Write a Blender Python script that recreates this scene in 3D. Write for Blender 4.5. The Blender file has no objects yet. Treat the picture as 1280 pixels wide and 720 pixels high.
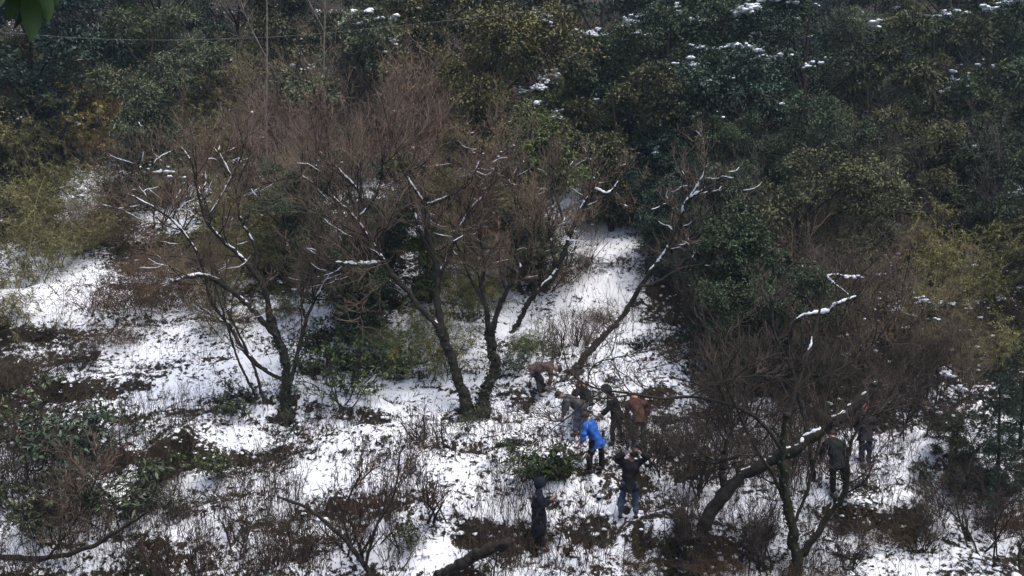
import bpy, math, random
import numpy as np
from mathutils import Vector

# ---------------------------------------------------------------- camera, sky, sun, exposure
scene = bpy.context.scene
COL = scene.collection
R = math.radians
FPX = 1108.0                      # focal length in pixels of the 1280 x 720 photograph
PITCH = R(-5.0)
CAM = np.array([0.0, 0.0, 8.0])
cam_data = bpy.data.cameras.new('camera')
cam_data.sensor_width = 36.0
cam_data.lens = 36.0 * FPX / 1280.0
cam_data.clip_start = 0.05
cam_data.clip_end = 600
cam = bpy.data.objects.new('camera', cam_data)
cam.location = CAM.tolist()
cam.rotation_euler = (R(90) + PITCH, 0, 0)
COL.objects.link(cam)
scene.camera = cam

SUN_EL, SUN_AZ = R(68), R(130)    # azimuth clockwise from +Y (high, behind the camera to the right)
world = bpy.data.worlds.new('World')
scene.world = world
world.use_nodes = True
wn = world.node_tree
wn.nodes.clear()
sky = wn.nodes.new('ShaderNodeTexSky')
sky.sky_type = 'NISHITA'
sky.sun_disc = False
sky.sun_elevation = SUN_EL
sky.sun_rotation = SUN_AZ
sky.air_density = 1.0
sky.dust_density = 4.0
sky.ozone_density = 0.8
bg = wn.nodes.new('ShaderNodeBackground')
bg.inputs['Strength'].default_value = 0.13
wo = wn.nodes.new('ShaderNodeOutputWorld')
wn.links.new(sky.outputs[0], bg.inputs[0])
wn.links.new(bg.outputs[0], wo.inputs[0])

sun_data = bpy.data.lights.new('sun', 'SUN')
sun_data.energy = 1.0
sun_data.angle = R(40)
sun_data.color = (1.0, 0.985, 0.96)
sun = bpy.data.objects.new('sun', sun_data)
sd = Vector((math.sin(SUN_AZ) * math.cos(SUN_EL), math.cos(SUN_AZ) * math.cos(SUN_EL), math.sin(SUN_EL)))
sun.rotation_euler = sd.to_track_quat('Z', 'Y').to_euler()
sun.location = (0, 0, 60)
COL.objects.link(sun)

scene.view_settings.view_transform = 'Standard'
scene.view_settings.look = 'None'
scene.view_settings.gamma = 1.0
scene.view_settings.exposure = 0.94
scene.render.engine = 'CYCLES'
scene.cycles.max_bounces = 4
scene.cycles.diffuse_bounces = 2
scene.cycles.glossy_bounces = 2
scene.cycles.transparent_max_bounces = 4
scene.cycles.use_denoising = True
scene.cycles.caustics_reflective = False
scene.cycles.caustics_refractive = False

# ---------------------------------------------------------------- projection helpers
CP, SP = math.cos(PITCH), math.sin(PITCH)
def ray(u, v):
    a = (u - 640.0) / FPX; b = -(v - 360.0) / FPX
    return np.array([a, CP - b * SP, SP + b * CP])
def at(u, v, y):
    d = ray(u, v)
    return CAM + d * (y / d[1])
def project(P):
    q = np.asarray(P, float) - CAM
    dep = q[..., 1] * CP + q[..., 2] * SP
    up = -q[..., 1] * SP + q[..., 2] * CP
    dep = np.where(np.abs(dep) < 1e-4, 1e-4, dep)
    return 640 + FPX * q[..., 0] / dep, 360 - FPX * up / dep, dep
def mpp(y):
    return y / FPX                # metres per photograph pixel at depth y

# ---------------------------------------------------------------- noise, terrain
_rs = np.random.RandomState(11)
_TAB = _rs.rand(256, 256)
def noise(x, y):
    x = np.asarray(x, float); y = np.asarray(y, float)
    xi = np.floor(x).astype(int); yi = np.floor(y).astype(int)
    fx = x - xi; fy = y - yi
    fx = fx * fx * (3 - 2 * fx); fy = fy * fy * (3 - 2 * fy)
    a = _TAB[xi & 255, yi & 255]; b = _TAB[(xi + 1) & 255, yi & 255]
    c = _TAB[xi & 255, (yi + 1) & 255]; d = _TAB[(xi + 1) & 255, (yi + 1) & 255]
    return (a + (b - a) * fx) * (1 - fy) + (c + (d - c) * fx) * fy - 0.5
def fbm(x, y, n=4):
    s = 0; a = 1.0
    for i in range(n):
        s = s + a * noise(x + 17.3 * i, y + 9.1 * i); x = x * 2.07; y = y * 2.07; a *= 0.5
    return s
def sstep(a, b, x):
    t = np.clip((x - a) / (b - a), 0, 1)
    return t * t * (3 - 2 * t)

PROF_Y = [-60, -4, 1.5, 6, 10, 13, 19.8, 28, 35.4, 45, 60, 80, 120, 200]
PROF_Z = [7.5, 6.4, 6.3, 2.0, -2.6, -3.1, 0.2, 4.3, 8.0, 14.2, 24.0, 36, 52, 60]
def base_h(x, y):
    z = np.interp(y, PROF_Y, PROF_Z)
    # round the profile a little
    z = 0.25 * (np.interp(y - 1.2, PROF_Y, PROF_Z) + np.interp(y + 1.2, PROF_Y, PROF_Z)) + 0.5 * z
    k = sstep(9, 16, y)
    z = z + k * (0.9 * noise(x / 7.0 + 3.1, y / 6.0 + 1.7) + 0.35 * noise(x / 2.3 + 8, y / 1.9))
    z = z + .75 * np.exp(-(((x + 15.5) / 2.6) ** 2 + ((y - 28.5) / 1.5) ** 2))   # mound at the left
    # short natural terraces: noise stretched along the slope contour, folded into steps
    t = noise(x / 2.2 + 40, y / 0.85 + 13) + 0.5 * noise(x / 1.0, y / 0.5 + 70)
    z = z + k * (0.34 * np.tanh(t * 5.0) * sstep(-0.25, 0.3, noise(x / 3.0 + 5, y / 3.0 + 31)))
    return z
BANKS = []
def H(x, y):
    x = np.asarray(x, float); y = np.asarray(y, float)
    z = base_h(x, y)
    for (cx, cy, w, d) in BANKS:
        yy = y - cy - 0.5 * noise(x * 1.3 + cx, x * 0 + cy) - .25 * noise(x * 4 + cx, y * 2) - 0.06 * ((x - cx) / w) ** 2
        z = z + 0.5 * d * np.tanh(yy / 0.13) * np.clip(.72 + 1.3 * noise(x * 1.3 + cy, y * .3), .15, 1) * np.exp(-(yy / 1.1) ** 2) * np.exp(-np.abs((x - cx) / w) ** 4)
    z = z + sstep(9, 16, y) * (0.15 * noise(x / 0.55, y / 0.45) + 0.05 * noise(x / 0.21 + 5, y / 0.19))
    return z
def gp(u, v, fn=H):
    d = ray(u, v)
    ys = np.arange(12, 95, 0.02)
    t = ys / d[1]
    xs = CAM[0] + d[0] * t; zs = CAM[2] + d[2] * t
    k = np.nonzero(zs <= fn(xs, ys))[0]
    i = k[0] if len(k) else len(ys) - 1
    return np.array([xs[i], ys[i], float(fn(xs[i], ys[i]))])
for (u, v, wpx, d) in [(222, 572, 95, .95), (1212, 596, 75, .9), (120, 486, 70, .7), (582, 648, 34, .3), (1100, 655, 85, .75),
                       (735, 604, 32, .28), (540, 590, 45, .35), (890, 690, 80, .7), (300, 545, 45, .35),
                       (450, 566, 55, .35), (828, 590, 30, .28), (330, 505, 70, .4), (200, 500, 60, .3), (518, 662, 30, .25),
                       (60, 640, 70, .5), (1010, 640, 60, .4), (490, 500, 60, .4), (390, 640, 50, .3), (640, 500, 50, .25)]:
    g = gp(u, v, base_h)
    BANKS.append((g[0], g[1], wpx * mpp(g[1]), d))

# ---------------------------------------------------------------- materials
def new_mat(name):
    m = bpy.data.materials.new(name); m.use_nodes = True
    return m, m.node_tree.nodes, m.node_tree.links, m.node_tree.nodes['Principled BSDF']
def N(nodes, t, **kw):
    n = nodes.new(t)
    for k, v in kw.items(): setattr(n, k, v)
    return n
def leaf_mat(name, rough=0.5, spec=0.35, lo=0.5, hi=1.5, trans=0.0):
    m, nd, ln, b = new_mat(name)
    oi = N(nd, 'ShaderNodeObjectInfo'); at_ = N(nd, 'ShaderNodeAttribute', attribute_name='var')
    mr = N(nd, 'ShaderNodeMapRange'); mr.inputs['To Min'].default_value = lo; mr.inputs['To Max'].default_value = hi
    ln.new(at_.outputs['Fac'], mr.inputs['Value'])
    mx = N(nd, 'ShaderNodeVectorMath', operation='SCALE')
    ln.new(oi.outputs['Color'], mx.inputs[0]); ln.new(mr.outputs[0], mx.inputs['Scale'])
    hs = N(nd, 'ShaderNodeHueSaturation')
    mr2 = N(nd, 'ShaderNodeMapRange'); mr2.inputs['To Min'].default_value = 0.49; mr2.inputs['To Max'].default_value = 0.51
    ln.new(oi.outputs['Random'], mr2.inputs['Value']); ln.new(mr2.outputs[0], hs.inputs['Hue'])
    ln.new(mx.outputs[0], hs.inputs['Color'])
    ln.new(hs.outputs[0], b.inputs['Base Color'])
    b.inputs['Roughness'].default_value = rough
    b.inputs['Specular IOR Level'].default_value = spec
    return m
def plain_mat(name, col, rough=0.8, col2=None, scale=6.0, bump=0.0, spec=0.3, use_obj=False):
    m, nd, ln, b = new_mat(name)
    b.inputs['Roughness'].default_value = rough; b.inputs['Specular IOR Level'].default_value = spec
    tc = N(nd, 'ShaderNodeTexCoord')
    nz = N(nd, 'ShaderNodeTexNoise'); nz.inputs['Scale'].default_value = scale; nz.inputs['Detail'].default_value = 5
    ln.new(tc.outputs['Object'], nz.inputs['Vector'])
    mx = N(nd, 'ShaderNodeMix', data_type='RGBA')
    c2 = col2 or tuple(c * 0.6 for c in col)
    mx.inputs[6].default_value = (*col, 1); mx.inputs[7].default_value = (*c2, 1)
    mr = N(nd, 'ShaderNodeMapRange'); mr.inputs['From Min'].default_value = .38; mr.inputs['From Max'].default_value = .62
    ln.new(nz.outputs['Fac'], mr.inputs['Value']); ln.new(mr.outputs[0], mx.inputs[0])
    out = mx.outputs[2]
    if use_obj:
        oi = N(nd, 'ShaderNodeObjectInfo')
        m2 = N(nd, 'ShaderNodeMix', data_type='RGBA', blend_type='MULTIPLY'); m2.inputs[0].default_value = 1
        ln.new(out, m2.inputs[6]); ln.new(oi.outputs['Color'], m2.inputs[7]); out = m2.outputs[2]
    ln.new(out, b.inputs['Base Color'])
    if bump:
        bp = N(nd, 'ShaderNodeBump'); bp.inputs['Strength'].default_value = bump; bp.inputs['Distance'].default_value = 0.02
        ln.new(nz.outputs['Fac'], bp.inputs['Height']); ln.new(bp.outputs[0], b.inputs['Normal'])
    return m

M = {}
M['leaf'] = leaf_mat('leaf', 0.55, 0.15, 0.28, 1.9)
M['blade'] = leaf_mat('blade', 0.7, 0.15, 0.45, 1.6)
M['twig'] = leaf_mat('twig', 0.8, 0.2, 0.4, 1.75)
M['bark'] = plain_mat('bark', (.034, .027, .021), .9, (.011, .010, .007), 9, 1.0)
M['moss_bark'] = plain_mat('moss_bark', (.032, .026, .019), .9, (.021, .021, .009), 5, 1.0)
M['pale_bark'] = plain_mat('pale_bark', (.20, .17, .14), .85, (.11, .09, .075), 7, .5)
M['snow'] = plain_mat('snow', (.84, .86, .89), .7, (.78, .81, .86), 12, .5, .2)

def ground_mat():
    m, nd, ln, b = new_mat('snowy_ground')
    tc = N(nd, 'ShaderNodeTexCoord')
    at_ = N(nd, 'ShaderNodeAttribute', attribute_name='snow')
    n1 = N(nd, 'ShaderNodeTexNoise'); n1.inputs['Scale'].default_value = 7; n1.inputs['Detail'].default_value = 7; n1.inputs['Roughness'].default_value = .72
    n2 = N(nd, 'ShaderNodeTexNoise'); n2.inputs['Scale'].default_value = 2.3; n2.inputs['Detail'].default_value = 6
    n3 = N(nd, 'ShaderNodeTexNoise'); n3.inputs['Scale'].default_value = 30; n3.inputs['Detail'].default_value = 4
    for n in (n1, n2, n3): ln.new(tc.outputs['Object'], n.inputs['Vector'])
    # snow amount = attribute + noise, sharpened
    ad = N(nd, 'ShaderNodeMath', operation='MULTIPLY_ADD'); ad.inputs[1].default_value = 2.6
    sb = N(nd, 'ShaderNodeMath', operation='SUBTRACT'); sb.inputs[1].default_value = .5
    ln.new(n1.outputs['Fac'], sb.inputs[0]); ln.new(sb.outputs[0], ad.inputs[0]); ln.new(at_.outputs['Fac'], ad.inputs[2])
    mr = N(nd, 'ShaderNodeMapRange'); mr.inputs['From Min'].default_value = .44; mr.inputs['From Max'].default_value = .54
    ln.new(ad.outputs[0], mr.inputs['Value'])
    soil = N(nd, 'ShaderNodeValToRGB')
    e = soil.color_ramp.elements
    e[0].position = .3; e[0].color = (.008, .006, .004, 1)
    e[1].position = .72; e[1].color = (.050, .038, .018, 1)
    x = e.new(.5); x.color = (.026, .016, .010, 1)
    x = e.new(.6); x.color = (.022, .024, .010, 1)
    mxn = N(nd, 'ShaderNodeMix'); mxn.inputs[0].default_value = .5
    ln.new(n2.outputs['Fac'], mxn.inputs[2]); ln.new(n3.outputs['Fac'], mxn.inputs[3]); ln.new(mxn.outputs[0], soil.inputs[0])
    mx = N(nd, 'ShaderNodeMix', data_type='RGBA')
    ln.new(mr.outputs[0], mx.inputs[0]); ln.new(soil.outputs[0], mx.inputs[6]); mx.inputs[7].default_value = (.84, .86, .90, 1)
    ln.new(mx.outputs[2], b.inputs['Base Color'])
    b.inputs['Roughness'].default_value = .75; b.inputs['Specular IOR Level'].default_value = .2
    bp = N(nd, 'ShaderNodeBump'); bp.inputs['Strength'].default_value = .7; bp.inputs['Distance'].default_value = .06
    hs = N(nd, 'ShaderNodeMath', operation='MULTIPLY_ADD'); hs.inputs[1].default_value = .5
    ln.new(mr.outputs[0], hs.inputs[0]); ln.new(n1.outputs['Fac'], hs.inputs[2]); ln.new(hs.outputs[0], bp.inputs['Height'])
    ln.new(bp.outputs[0], b.inputs['Normal'])
    return m
M['ground'] = ground_mat()

# ---------------------------------------------------------------- mesh building
class MB:
    def __init__(s): s.V = []; s.F = []; s.var = []; s.n = 0
    def add(s, V, F, var=0.5):
        V = np.asarray(V, float).reshape(-1, 3); F = np.asarray(F, int)
        s.V.append(V); s.F.append(F + s.n); s.n += len(V)
        v = np.full(len(F), var, float) if np.isscalar(var) else np.asarray(var, float)
        s.var.append(v)
        return s
    def mesh(s, name, mat, smooth=False):
        V = np.concatenate(s.V).astype(np.float32)
        me = bpy.data.meshes.new(name)
        sizes = np.concatenate([np.full(len(f), f.shape[1], np.int32) for f in s.F])
        loops = np.concatenate([f.ravel() for f in s.F]).astype(np.int32)
        me.vertices.add(len(V)); me.vertices.foreach_set('co', V.ravel())
        me.loops.add(len(loops)); me.loops.foreach_set('vertex_index', loops)
        me.polygons.add(len(sizes))
        st = np.zeros(len(sizes), np.int32); st[1:] = np.cumsum(sizes)[:-1]
        me.polygons.foreach_set('loop_start', st)
        me.update(calc_edges=True)
        a = me.attributes.new('var', 'FLOAT', 'FACE')
        a.data.foreach_set('value', np.concatenate(s.var).astype(np.float32))
        if smooth: me.polygons.foreach_set('use_smooth', np.ones(len(sizes), bool))
        me.materials.append(M[mat] if isinstance(mat, str) else mat)
        return me

def norm(a):
    return a / np.maximum(np.linalg.norm(a, axis=-1, keepdims=True), 1e-9)
def tubes(P, Rad, sides=3, rough=0.0):
    P = np.asarray(P, float); Rad = np.asarray(Rad, float)
    Nn, K, _ = P.shape
    T = norm(np.gradient(P, axis=1))
    mean = norm(P[:, -1] - P[:, 0])
    ref = np.where(np.abs(mean[:, 2:3]) < .8, np.array([[0, 0, 1.0]]), np.array([[1.0, 0.2, 0]]))
    U = norm(np.cross(T, ref[:, None, :])); W = np.cross(T, U)
    a = np.arange(sides) * 2 * np.pi / sides
    RR = Rad[:, :, None, None] * (1 + rough * _rs.randn(Nn, K, sides, 1)) if rough else Rad[:, :, None, None]
    V = P[:, :, None, :] + RR * (np.cos(a)[None, None, :, None] * U[:, :, None, :] + np.sin(a)[None, None, :, None] * W[:, :, None, :])
    idx = np.arange(Nn * K * sides).reshape(Nn, K, sides)
    A = idx[:, :-1, :]; B = idx[:, 1:, :]
    F = np.stack([A, np.roll(A, -1, 2), np.roll(B, -1, 2), B], -1).reshape(-1, 4)
    return V.reshape(-1, 3), F
def add_tubes(mb, P, Rad, sides=3, var=None, rough=0.0):
    V, F = tubes(P, Rad, sides, rough)
    Nn, K, _ = np.asarray(P).shape
    if var is None: var = .5
    else: var = np.repeat(np.asarray(var), (K - 1) * sides)
    mb.add(V, F, var)
def grow(rng, S, D, L, K, wander=.25, up=0.0):
    n = len(S); P = np.zeros((n, K, 3)); P[:, 0] = S; d = norm(D)
    st = (np.asarray(L) / (K - 1))[:, None]
    for k in range(1, K):
        d = d + rng.randn(n, 3) * wander; d[:, 2] += up; d = norm(d)
        P[:, k] = P[:, k - 1] + d * st
    return P
def children(rng, P, Rad, n, t0=.3, ang=(25, 65), upb=.4):
    """n random start points, directions and radii along parents"""
    Nn, K, _ = P.shape
    ln = np.linalg.norm(np.diff(P, axis=1), axis=2).sum(1)
    i = rng.choice(Nn, n, p=ln / ln.sum())
    t = (t0 + (1 - t0) * rng.rand(n)) * (K - 1)
    k = np.minimum(t.astype(int), K - 2); f = (t - k)[:, None]
    S = P[i, k] * (1 - f) + P[i, k + 1] * f
    T = norm(P[i, k + 1] - P[i, k])
    q = rng.randn(n, 3); q[:, 2] += upb; q = norm(q - T * (q * T).sum(1, keepdims=True))
    a = np.radians(rng.uniform(ang[0], ang[1], n))[:, None]
    return S, norm(T * np.cos(a) + q * np.sin(a)), Rad[i, k] * (1 - f[:, 0]) + Rad[i, k + 1] * f[:, 0]
def taper(r0, r1, K):
    t = np.linspace(0, 1, K)[None]
    return np.asarray(r0)[:, None] * (1 - t) + np.asarray(r1)[:, None] * t
def leafquads(mb, C, D, Nv, L, W, var):
    D = norm(D); S = norm(np.cross(D, Nv)); Nn = np.cross(S, D)
    L = np.asarray(L)[:, None]; W = np.asarray(W)[:, None]
    b = C; tip = C + D * L - Nn * L * .12
    l = C + D * L * .45 + S * W * .5 + Nn * W * .22; r = C + D * L * .45 - S * W * .5 + Nn * W * .22
    V = np.stack([b, r, tip, l], 1).reshape(-1, 3)
    mb.add(V, np.arange(len(C) * 4).reshape(-1, 4), var)
def resample(pts, K):
    pts = np.asarray(pts, float)
    n = len(pts)
    if n == 2: return pts[0] + (pts[1] - pts[0]) * np.linspace(0, 1, K)[:, None]
    seg = np.linalg.norm(np.diff(pts[:, :3], axis=0), axis=1); s = np.concatenate([[0], np.cumsum(seg)])
    q = np.linspace(0, s[-1], K); i = np.clip(np.searchsorted(s, q, 'right') - 1, 0, n - 2)
    t = ((q - s[i]) / np.maximum(seg[i], 1e-9))[:, None]
    p0 = pts[np.maximum(i - 1, 0)]; p1 = pts[i]; p2 = pts[i + 1]; p3 = pts[np.minimum(i + 2, n - 1)]
    return .5 * (2 * p1 + (p2 - p0) * t + (2 * p0 - 5 * p1 + 4 * p2 - p3) * t ** 2 + (3 * p1 - p0 - 3 * p2 + p3) * t ** 3)
# unit lump (closed low-res sphere)
def _sphere(nu=7, nv=5):
    V = [(0, 0, -1)]
    for j in range(1, nv):
        p = -math.pi / 2 + math.pi * j / nv
        for i in range(nu):
            a = 2 * math.pi * (i + .5 * (j % 2)) / nu
            V.append((math.cos(p) * math.cos(a), math.cos(p) * math.sin(a), math.sin(p)))
    V.append((0, 0, 1)); F = []
    for i in range(nu):
        k = (i + 1) % nu
        F.append((0, 1 + k, 1 + i, 0)); F.append((len(V) - 1, len(V) - 1 - nu + i, len(V) - 1 - nu + k, len(V) - 1))
        for j in range(nv - 2):
            a = 1 + j * nu
            F.append((a + i, a + k, a + nu + k, a + nu + i))
    return np.array(V), F
_SV, _SF = _sphere()
_SF3 = np.array([f[:3] for f in _SF if f[0] == f[3]]); _SF4 = np.array([f for f in _SF if f[0] != f[3]])
def lumps(mb, rng, C, rad, flat=.6):
    n = len(C)
    V = _SV[None] * (1 + .25 * rng.randn(n, len(_SV), 1)) * np.asarray(rad)[:, None, None]
    V = V * np.stack([1 + .5 * rng.rand(n), 1 + .5 * rng.rand(n), np.full(n, flat)], 1)[:, None, :]
    V = (V + C[:, None, :]).reshape(-1, 3)
    off = (np.arange(n) * len(_SV))[:, None, None]
    m0 = mb.n
    mb.V.append(V); mb.n += len(V)
    for F in (_SF3, _SF4):
        f = (F[None] + off).reshape(-1, F.shape[1]) + m0
        mb.F.append(f); mb.var.append(np.full(len(f), .5))
def snow_on(mb, rng, pts, rad, cover=.6, thick=.8, seed=0, steep=.93):
    """lumpy snow lying along the upper side of a limb given as points and radii"""
    d = np.linalg.norm(np.diff(pts, axis=0), axis=1).sum()
    K = max(6, int(d / .05))
    q = resample(np.column_stack([pts, rad]), K); P = q[:, :3]; r = q[:, 3]
    T = norm(np.gradient(P, axis=0))
    nz = .85 * noise(np.arange(K) * .09 + seed * 7.7, np.full(K, seed * 3.3)) + .3 * noise(np.arange(K) * .5 + seed * 3.1, np.full(K, seed * 5.3)) + .5
    ok = (nz < cover) & (np.abs(T[:, 2]) < steep)
    i = 0
    while i < K:
        if not ok[i]: i += 1; continue
        j = i
        while j + 1 < K and ok[j + 1]: j += 1
        if j - i >= 2:
            n = j - i + 1
            pr = np.sin(np.linspace(.15, math.pi - .15, n)) ** .5
            rr = (np.minimum(r[i:j + 1], .038 if thick <= 1.25 else .07) * thick + .007) * pr * (.8 + .25 * rng.randn(n) + .4 * noise(np.arange(n) * .35, np.full(n, seed * 1.1 + i)))
            rr = np.maximum(rr, .004)
            pp = P[i:j + 1].copy(); pp[:, 2] += r[i:j + 1] * .72 + rng.rand(n) * .01; pp[:, 1] -= r[i:j + 1] * .25; pp[:, 0] += rng.randn(n) * .006
            add_tubes(mb, pp[None], rr[None], 7)
        i = j + 1

# ---------------------------------------------------------------- objects
def tag(o, label=None, cat=None, group=None, kind=None):
    if label: o['label'] = label
    if cat: o['category'] = cat
    if group: o['group'] = group
    if kind: o['kind'] = kind
    return o
def obj(name, me, parent=None, color=None):
    o = bpy.data.objects.new(name, me); COL.objects.link(o)
    if parent: o.parent = parent
    if color is not None: o.color = (*color, 1)
    if name in ('snow', 'twigs', 'crown', 'stems', 'ivy'): o['kind'] = 'stuff'
    return o
def empty(name, loc, rz=0.0, sc=1.0):
    o = bpy.data.objects.new(name, None); COL.objects.link(o)
    o.location = [float(c) for c in loc]; o.rotation_euler = (0, 0, rz); o.scale = (sc, sc, sc) if np.isscalar(sc) else sc
    o.empty_display_size = .2
    return o

# ---------------------------------------------------------------- ground
SNOWY = [  # u, v, ru, rv, amount: where the canopy is open and snow lies
    (520, 600, 420, 210, .53), (300, 450, 200, 110, .54), (40, 355, 95, 50, 1.1), (70, 455, 60, 30, .3), (100, 262, 24, 42, .9), (205, 255, 50, 50, .55),
    (745, 340, 62, 130, .9), (760, 440, 90, 60, .5), (1060, 620, 240, 120, .62), (1190, 480, 60, 40, .3), (430, 250, 50, 60, .4),
    (600, 420, 140, 110, .5), (60, 620, 160, 110, .58), (1170, 640, 100, 60, .3), (500, 270, 60, 40, .4), (150, 215, 40, 20, .25)]
def snow_amount(x, y, z, slope):
    u, v, _ = project(np.stack([x, y, z], -1))
    s = np.full(x.shape, .12)
    for (cu, cv, ru, rv, a) in SNOWY:
        s = np.maximum(s, .02 + (a + .10) * np.exp(-(((u - cu) / ru) ** 4 + ((v - cv) / rv) ** 4) * .7))
    s = s + .50 * fbm(x / 1.5 + 3, y / .42 + 8, 5)
    s = s - .42 * sstep(.9, 2.1, slope)
    return s
def make_ground():
    xs = np.concatenate([-np.geomspace(160, 15.2, 60), np.arange(-15, 15.01, .06), np.geomspace(15.2, 160, 60)])
    ys = np.concatenate([np.linspace(-60, 15, 70)[:-1], np.arange(15, 31, .055), np.arange(31, 42, .11), np.geomspace(42.1, 200, 90)])
    X, Y = np.meshgrid(xs, ys)
    Z = H(X, Y)
    gy = np.gradient(Z, axis=0) / np.gradient(Y, axis=0); gx = np.gradient(Z, axis=1) / np.gradient(X, axis=1)
    s = snow_amount(X, Y, Z, np.hypot(gx, gy))
    rf = np.random.RandomState(4)
    for k in range(150):                            # trodden snow around the people
        a = gp(rf.choice([676, 720, 742, 765, 798, 786, 740, 700, 673, 1050, 1080]) + rf.randn() * 24, rf.uniform(490, 690), base_h)
        m = (np.abs(X - a[0]) < .5) & (np.abs(Y - a[1]) < .5)
        g = np.exp(-(((X[m] - a[0]) / .11) ** 2 + ((Y[m] - a[1]) / .15) ** 2)); Z[m] -= .14 * g; s[m] -= .35 * g * rf.rand()
    Z = Z + .05 * sstep(.3, .75, s)
    V = np.stack([X, Y, Z], -1).reshape(-1, 3)
    ny, nx = X.shape
    i = np.arange(ny * nx).reshape(ny, nx)
    F = np.stack([i[:-1, :-1], i[:-1, 1:], i[1:, 1:], i[1:, :-1]], -1).reshape(-1, 4)
    mb = MB().add(V, F); me = mb.mesh('hillside', 'ground', True)
    a = me.attributes.new('snow', 'FLOAT', 'POINT'); a.data.foreach_set('value', s.ravel().astype(np.float32))
    tag(obj('hillside', me), 'steep snowy hillside with bare earth banks', kind='structure')
make_ground()

# ---------------------------------------------------------------- plant archetypes: dicts of part name -> mesh
def arch_evergreen(seed, h=6.5, rx=2.3, nl=13, ncl=24, per=80, L=.13, W=.055, base=.10):
    rng = np.random.RandomState(seed)
    tr = MB(); cr = MB(); sn = MB()
    K = 9
    tp = grow(rng, np.zeros((1, 3)), np.array([[0, 0, 1.0]]), np.array([h * .85]), K, .07, .1)
    add_tubes(tr, tp, taper([h * .020], [h * .006], K), 7)
    lob = []
    for i in range(nl):
        a = rng.rand() * 6.28; zt = base + (1 - base) * (i + rng.rand()) / nl
        rr = rx * (.30 + .8 * rng.rand()) * math.sin(math.pi * min(.95, .25 + .75 * (1 - zt) + .12)) ** .6
        c = np.array([math.cos(a) * rr, math.sin(a) * rr, h * (zt * .92)])
        lob.append((c, rx * (.20 + .30 * rng.rand() ** 1.3)))
        k = int(np.clip(zt * .75 * (K - 1), 0, K - 2)); s = tp[0, k]
        mid = (s + c) / 2 + rng.randn(3) * .15 + [0, 0, -.1]
        P = resample([s, mid, c], 8)
        add_tubes(tr, P[None], taper([h * .009], [.012], 8), 5)
    allc = []
    for (c, r) in lob:
        d = norm(rng.randn(ncl, 3) + [0, 0, .35]); C = c + d * r * (.45 + .65 * rng.rand(ncl, 1)) * [1, 1, .75]
        allc.append(C)
        Pb = np.stack([np.repeat(c[None], ncl, 0), (c + C) / 2 + rng.randn(ncl, 3) * .06, C], 1)
        add_tubes(tr, Pb, taper(np.full(ncl, .012), np.full(ncl, .004), 3), 3)
        cc = np.repeat(C, per, 0); n = len(cc)
        sz = np.repeat(.6 + .9 * rng.rand(ncl), per)[:, None]; off = rng.randn(n, 3) * [.17, .17, .10] * (rx / 2.3) * sz; off[:, 2] -= .5 * (np.hypot(off[:, 0], off[:, 1])); P = cc + off
        dirs = norm(norm(P - c) * .7 + rng.randn(n, 3) * .6 + [0, 0, -.15])
        nv = norm(rng.randn(n, 3) * .6 + [0, 0, 1.0])
        cv = np.repeat(rng.rand(ncl), per)
        leafquads(cr, P, dirs, nv, L * (.6 + .7 * rng.rand(n)), W * (.7 + .6 * rng.rand(n)), np.clip(.7 * cv + .3 * rng.rand(n), 0, 1))
    allc = np.concatenate(allc)
    # snow: strings of small lumps on some outer clumps
    top = allc[np.argsort(-(allc[:, 2] + rng.randn(len(allc)) * h * .22 - allc[:, 1] * .35))[:nl * 2]]
    for c in top:
        m = rng.randint(2, 14)
        d = norm(rng.randn(1, 3) * [1, 1, .25]); t = (rng.rand(m, 1) - .5) * (.2 + .7 * rng.rand())
        lumps(sn, rng, c + [0, -.1, .14] + d * t + rng.randn(m, 3) * [.07, .07, .04], .035 + .075 * rng.rand(m) ** 2, .6)
    return {'trunk': tr.mesh('evergreen_trunk', 'bark', True), 'crown': cr.mesh('evergreen_crown', 'leaf'), 'snow': sn.mesh('evergreen_snow', 'snow', True)}, h, rx

def arch_bare(seed, h=5.0, ns=7, spread=.45, n1=55, n2=420, n3=1500, rt=1.0):
    rng = np.random.RandomState(seed)
    st = MB(); tw = MB(); sn = MB()
    S = rng.randn(ns, 3) * [.25, .25, 0]; S[:, 2] = -.1
    D = norm(np.column_stack([rng.randn(ns, 2) * spread, np.ones(ns)]))
    L = h * (.55 + .3 * rng.rand(ns)); K = 9
    P0 = grow(rng, S, D, L, K, .16, .06); R0 = taper(.018 + .02 * rng.rand(ns), np.full(ns, .010), K)
    add_tubes(st, P0, R0, 6)
    S, D, r = children(rng, P0, R0, n1, .2, (20, 55), .5)
    P1 = grow(rng, S, D, h * (.2 + .25 * rng.rand(n1)), 7, .18, .08); R1 = taper(np.minimum(r * .7, .013), np.full(n1, .005), 7); add_tubes(st, P1, R1, 4)
    S, D, r = children(rng, P1, R1, n2, .15, (20, 60), .5)
    P2 = grow(rng, S, D, h * (.08 + .15 * rng.rand(n2)), 5, .2, .1); R2 = taper(np.full(n2, .0062 * rt), np.full(n2, .0032 * rt), 5); add_tubes(tw, P2, R2, 3, rng.rand(n2))
    S, D, r = children(rng, P2, R2, n3, .1, (20, 60), .5)
    P3 = grow(rng, S, D, h * (.03 + .09 * rng.rand(n3)), 4, .22, .1); R3 = taper(np.full(n3, .0045 * rt), np.full(n3, .0022 * rt), 4); add_tubes(tw, P3, R3, 3, rng.rand(n3))
    for k in range(16):
        i = rng.randint(n1); snow_on(sn, rng, P1[i], R1[i] + .006, .45, 1.2, k + seed)
    for k in range(14):
        i = rng.randint(n2); snow_on(sn, rng, P2[i], R2[i] + .004, .6, .8, k + seed, .8)
    return {'stems': st.mesh('bare_stems', 'bark', True), 'twigs': tw.mesh('bare_twigs', 'twig'), 'snow': sn.mesh('bare_snow', 'snow', True)}, h, h * .45

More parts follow.
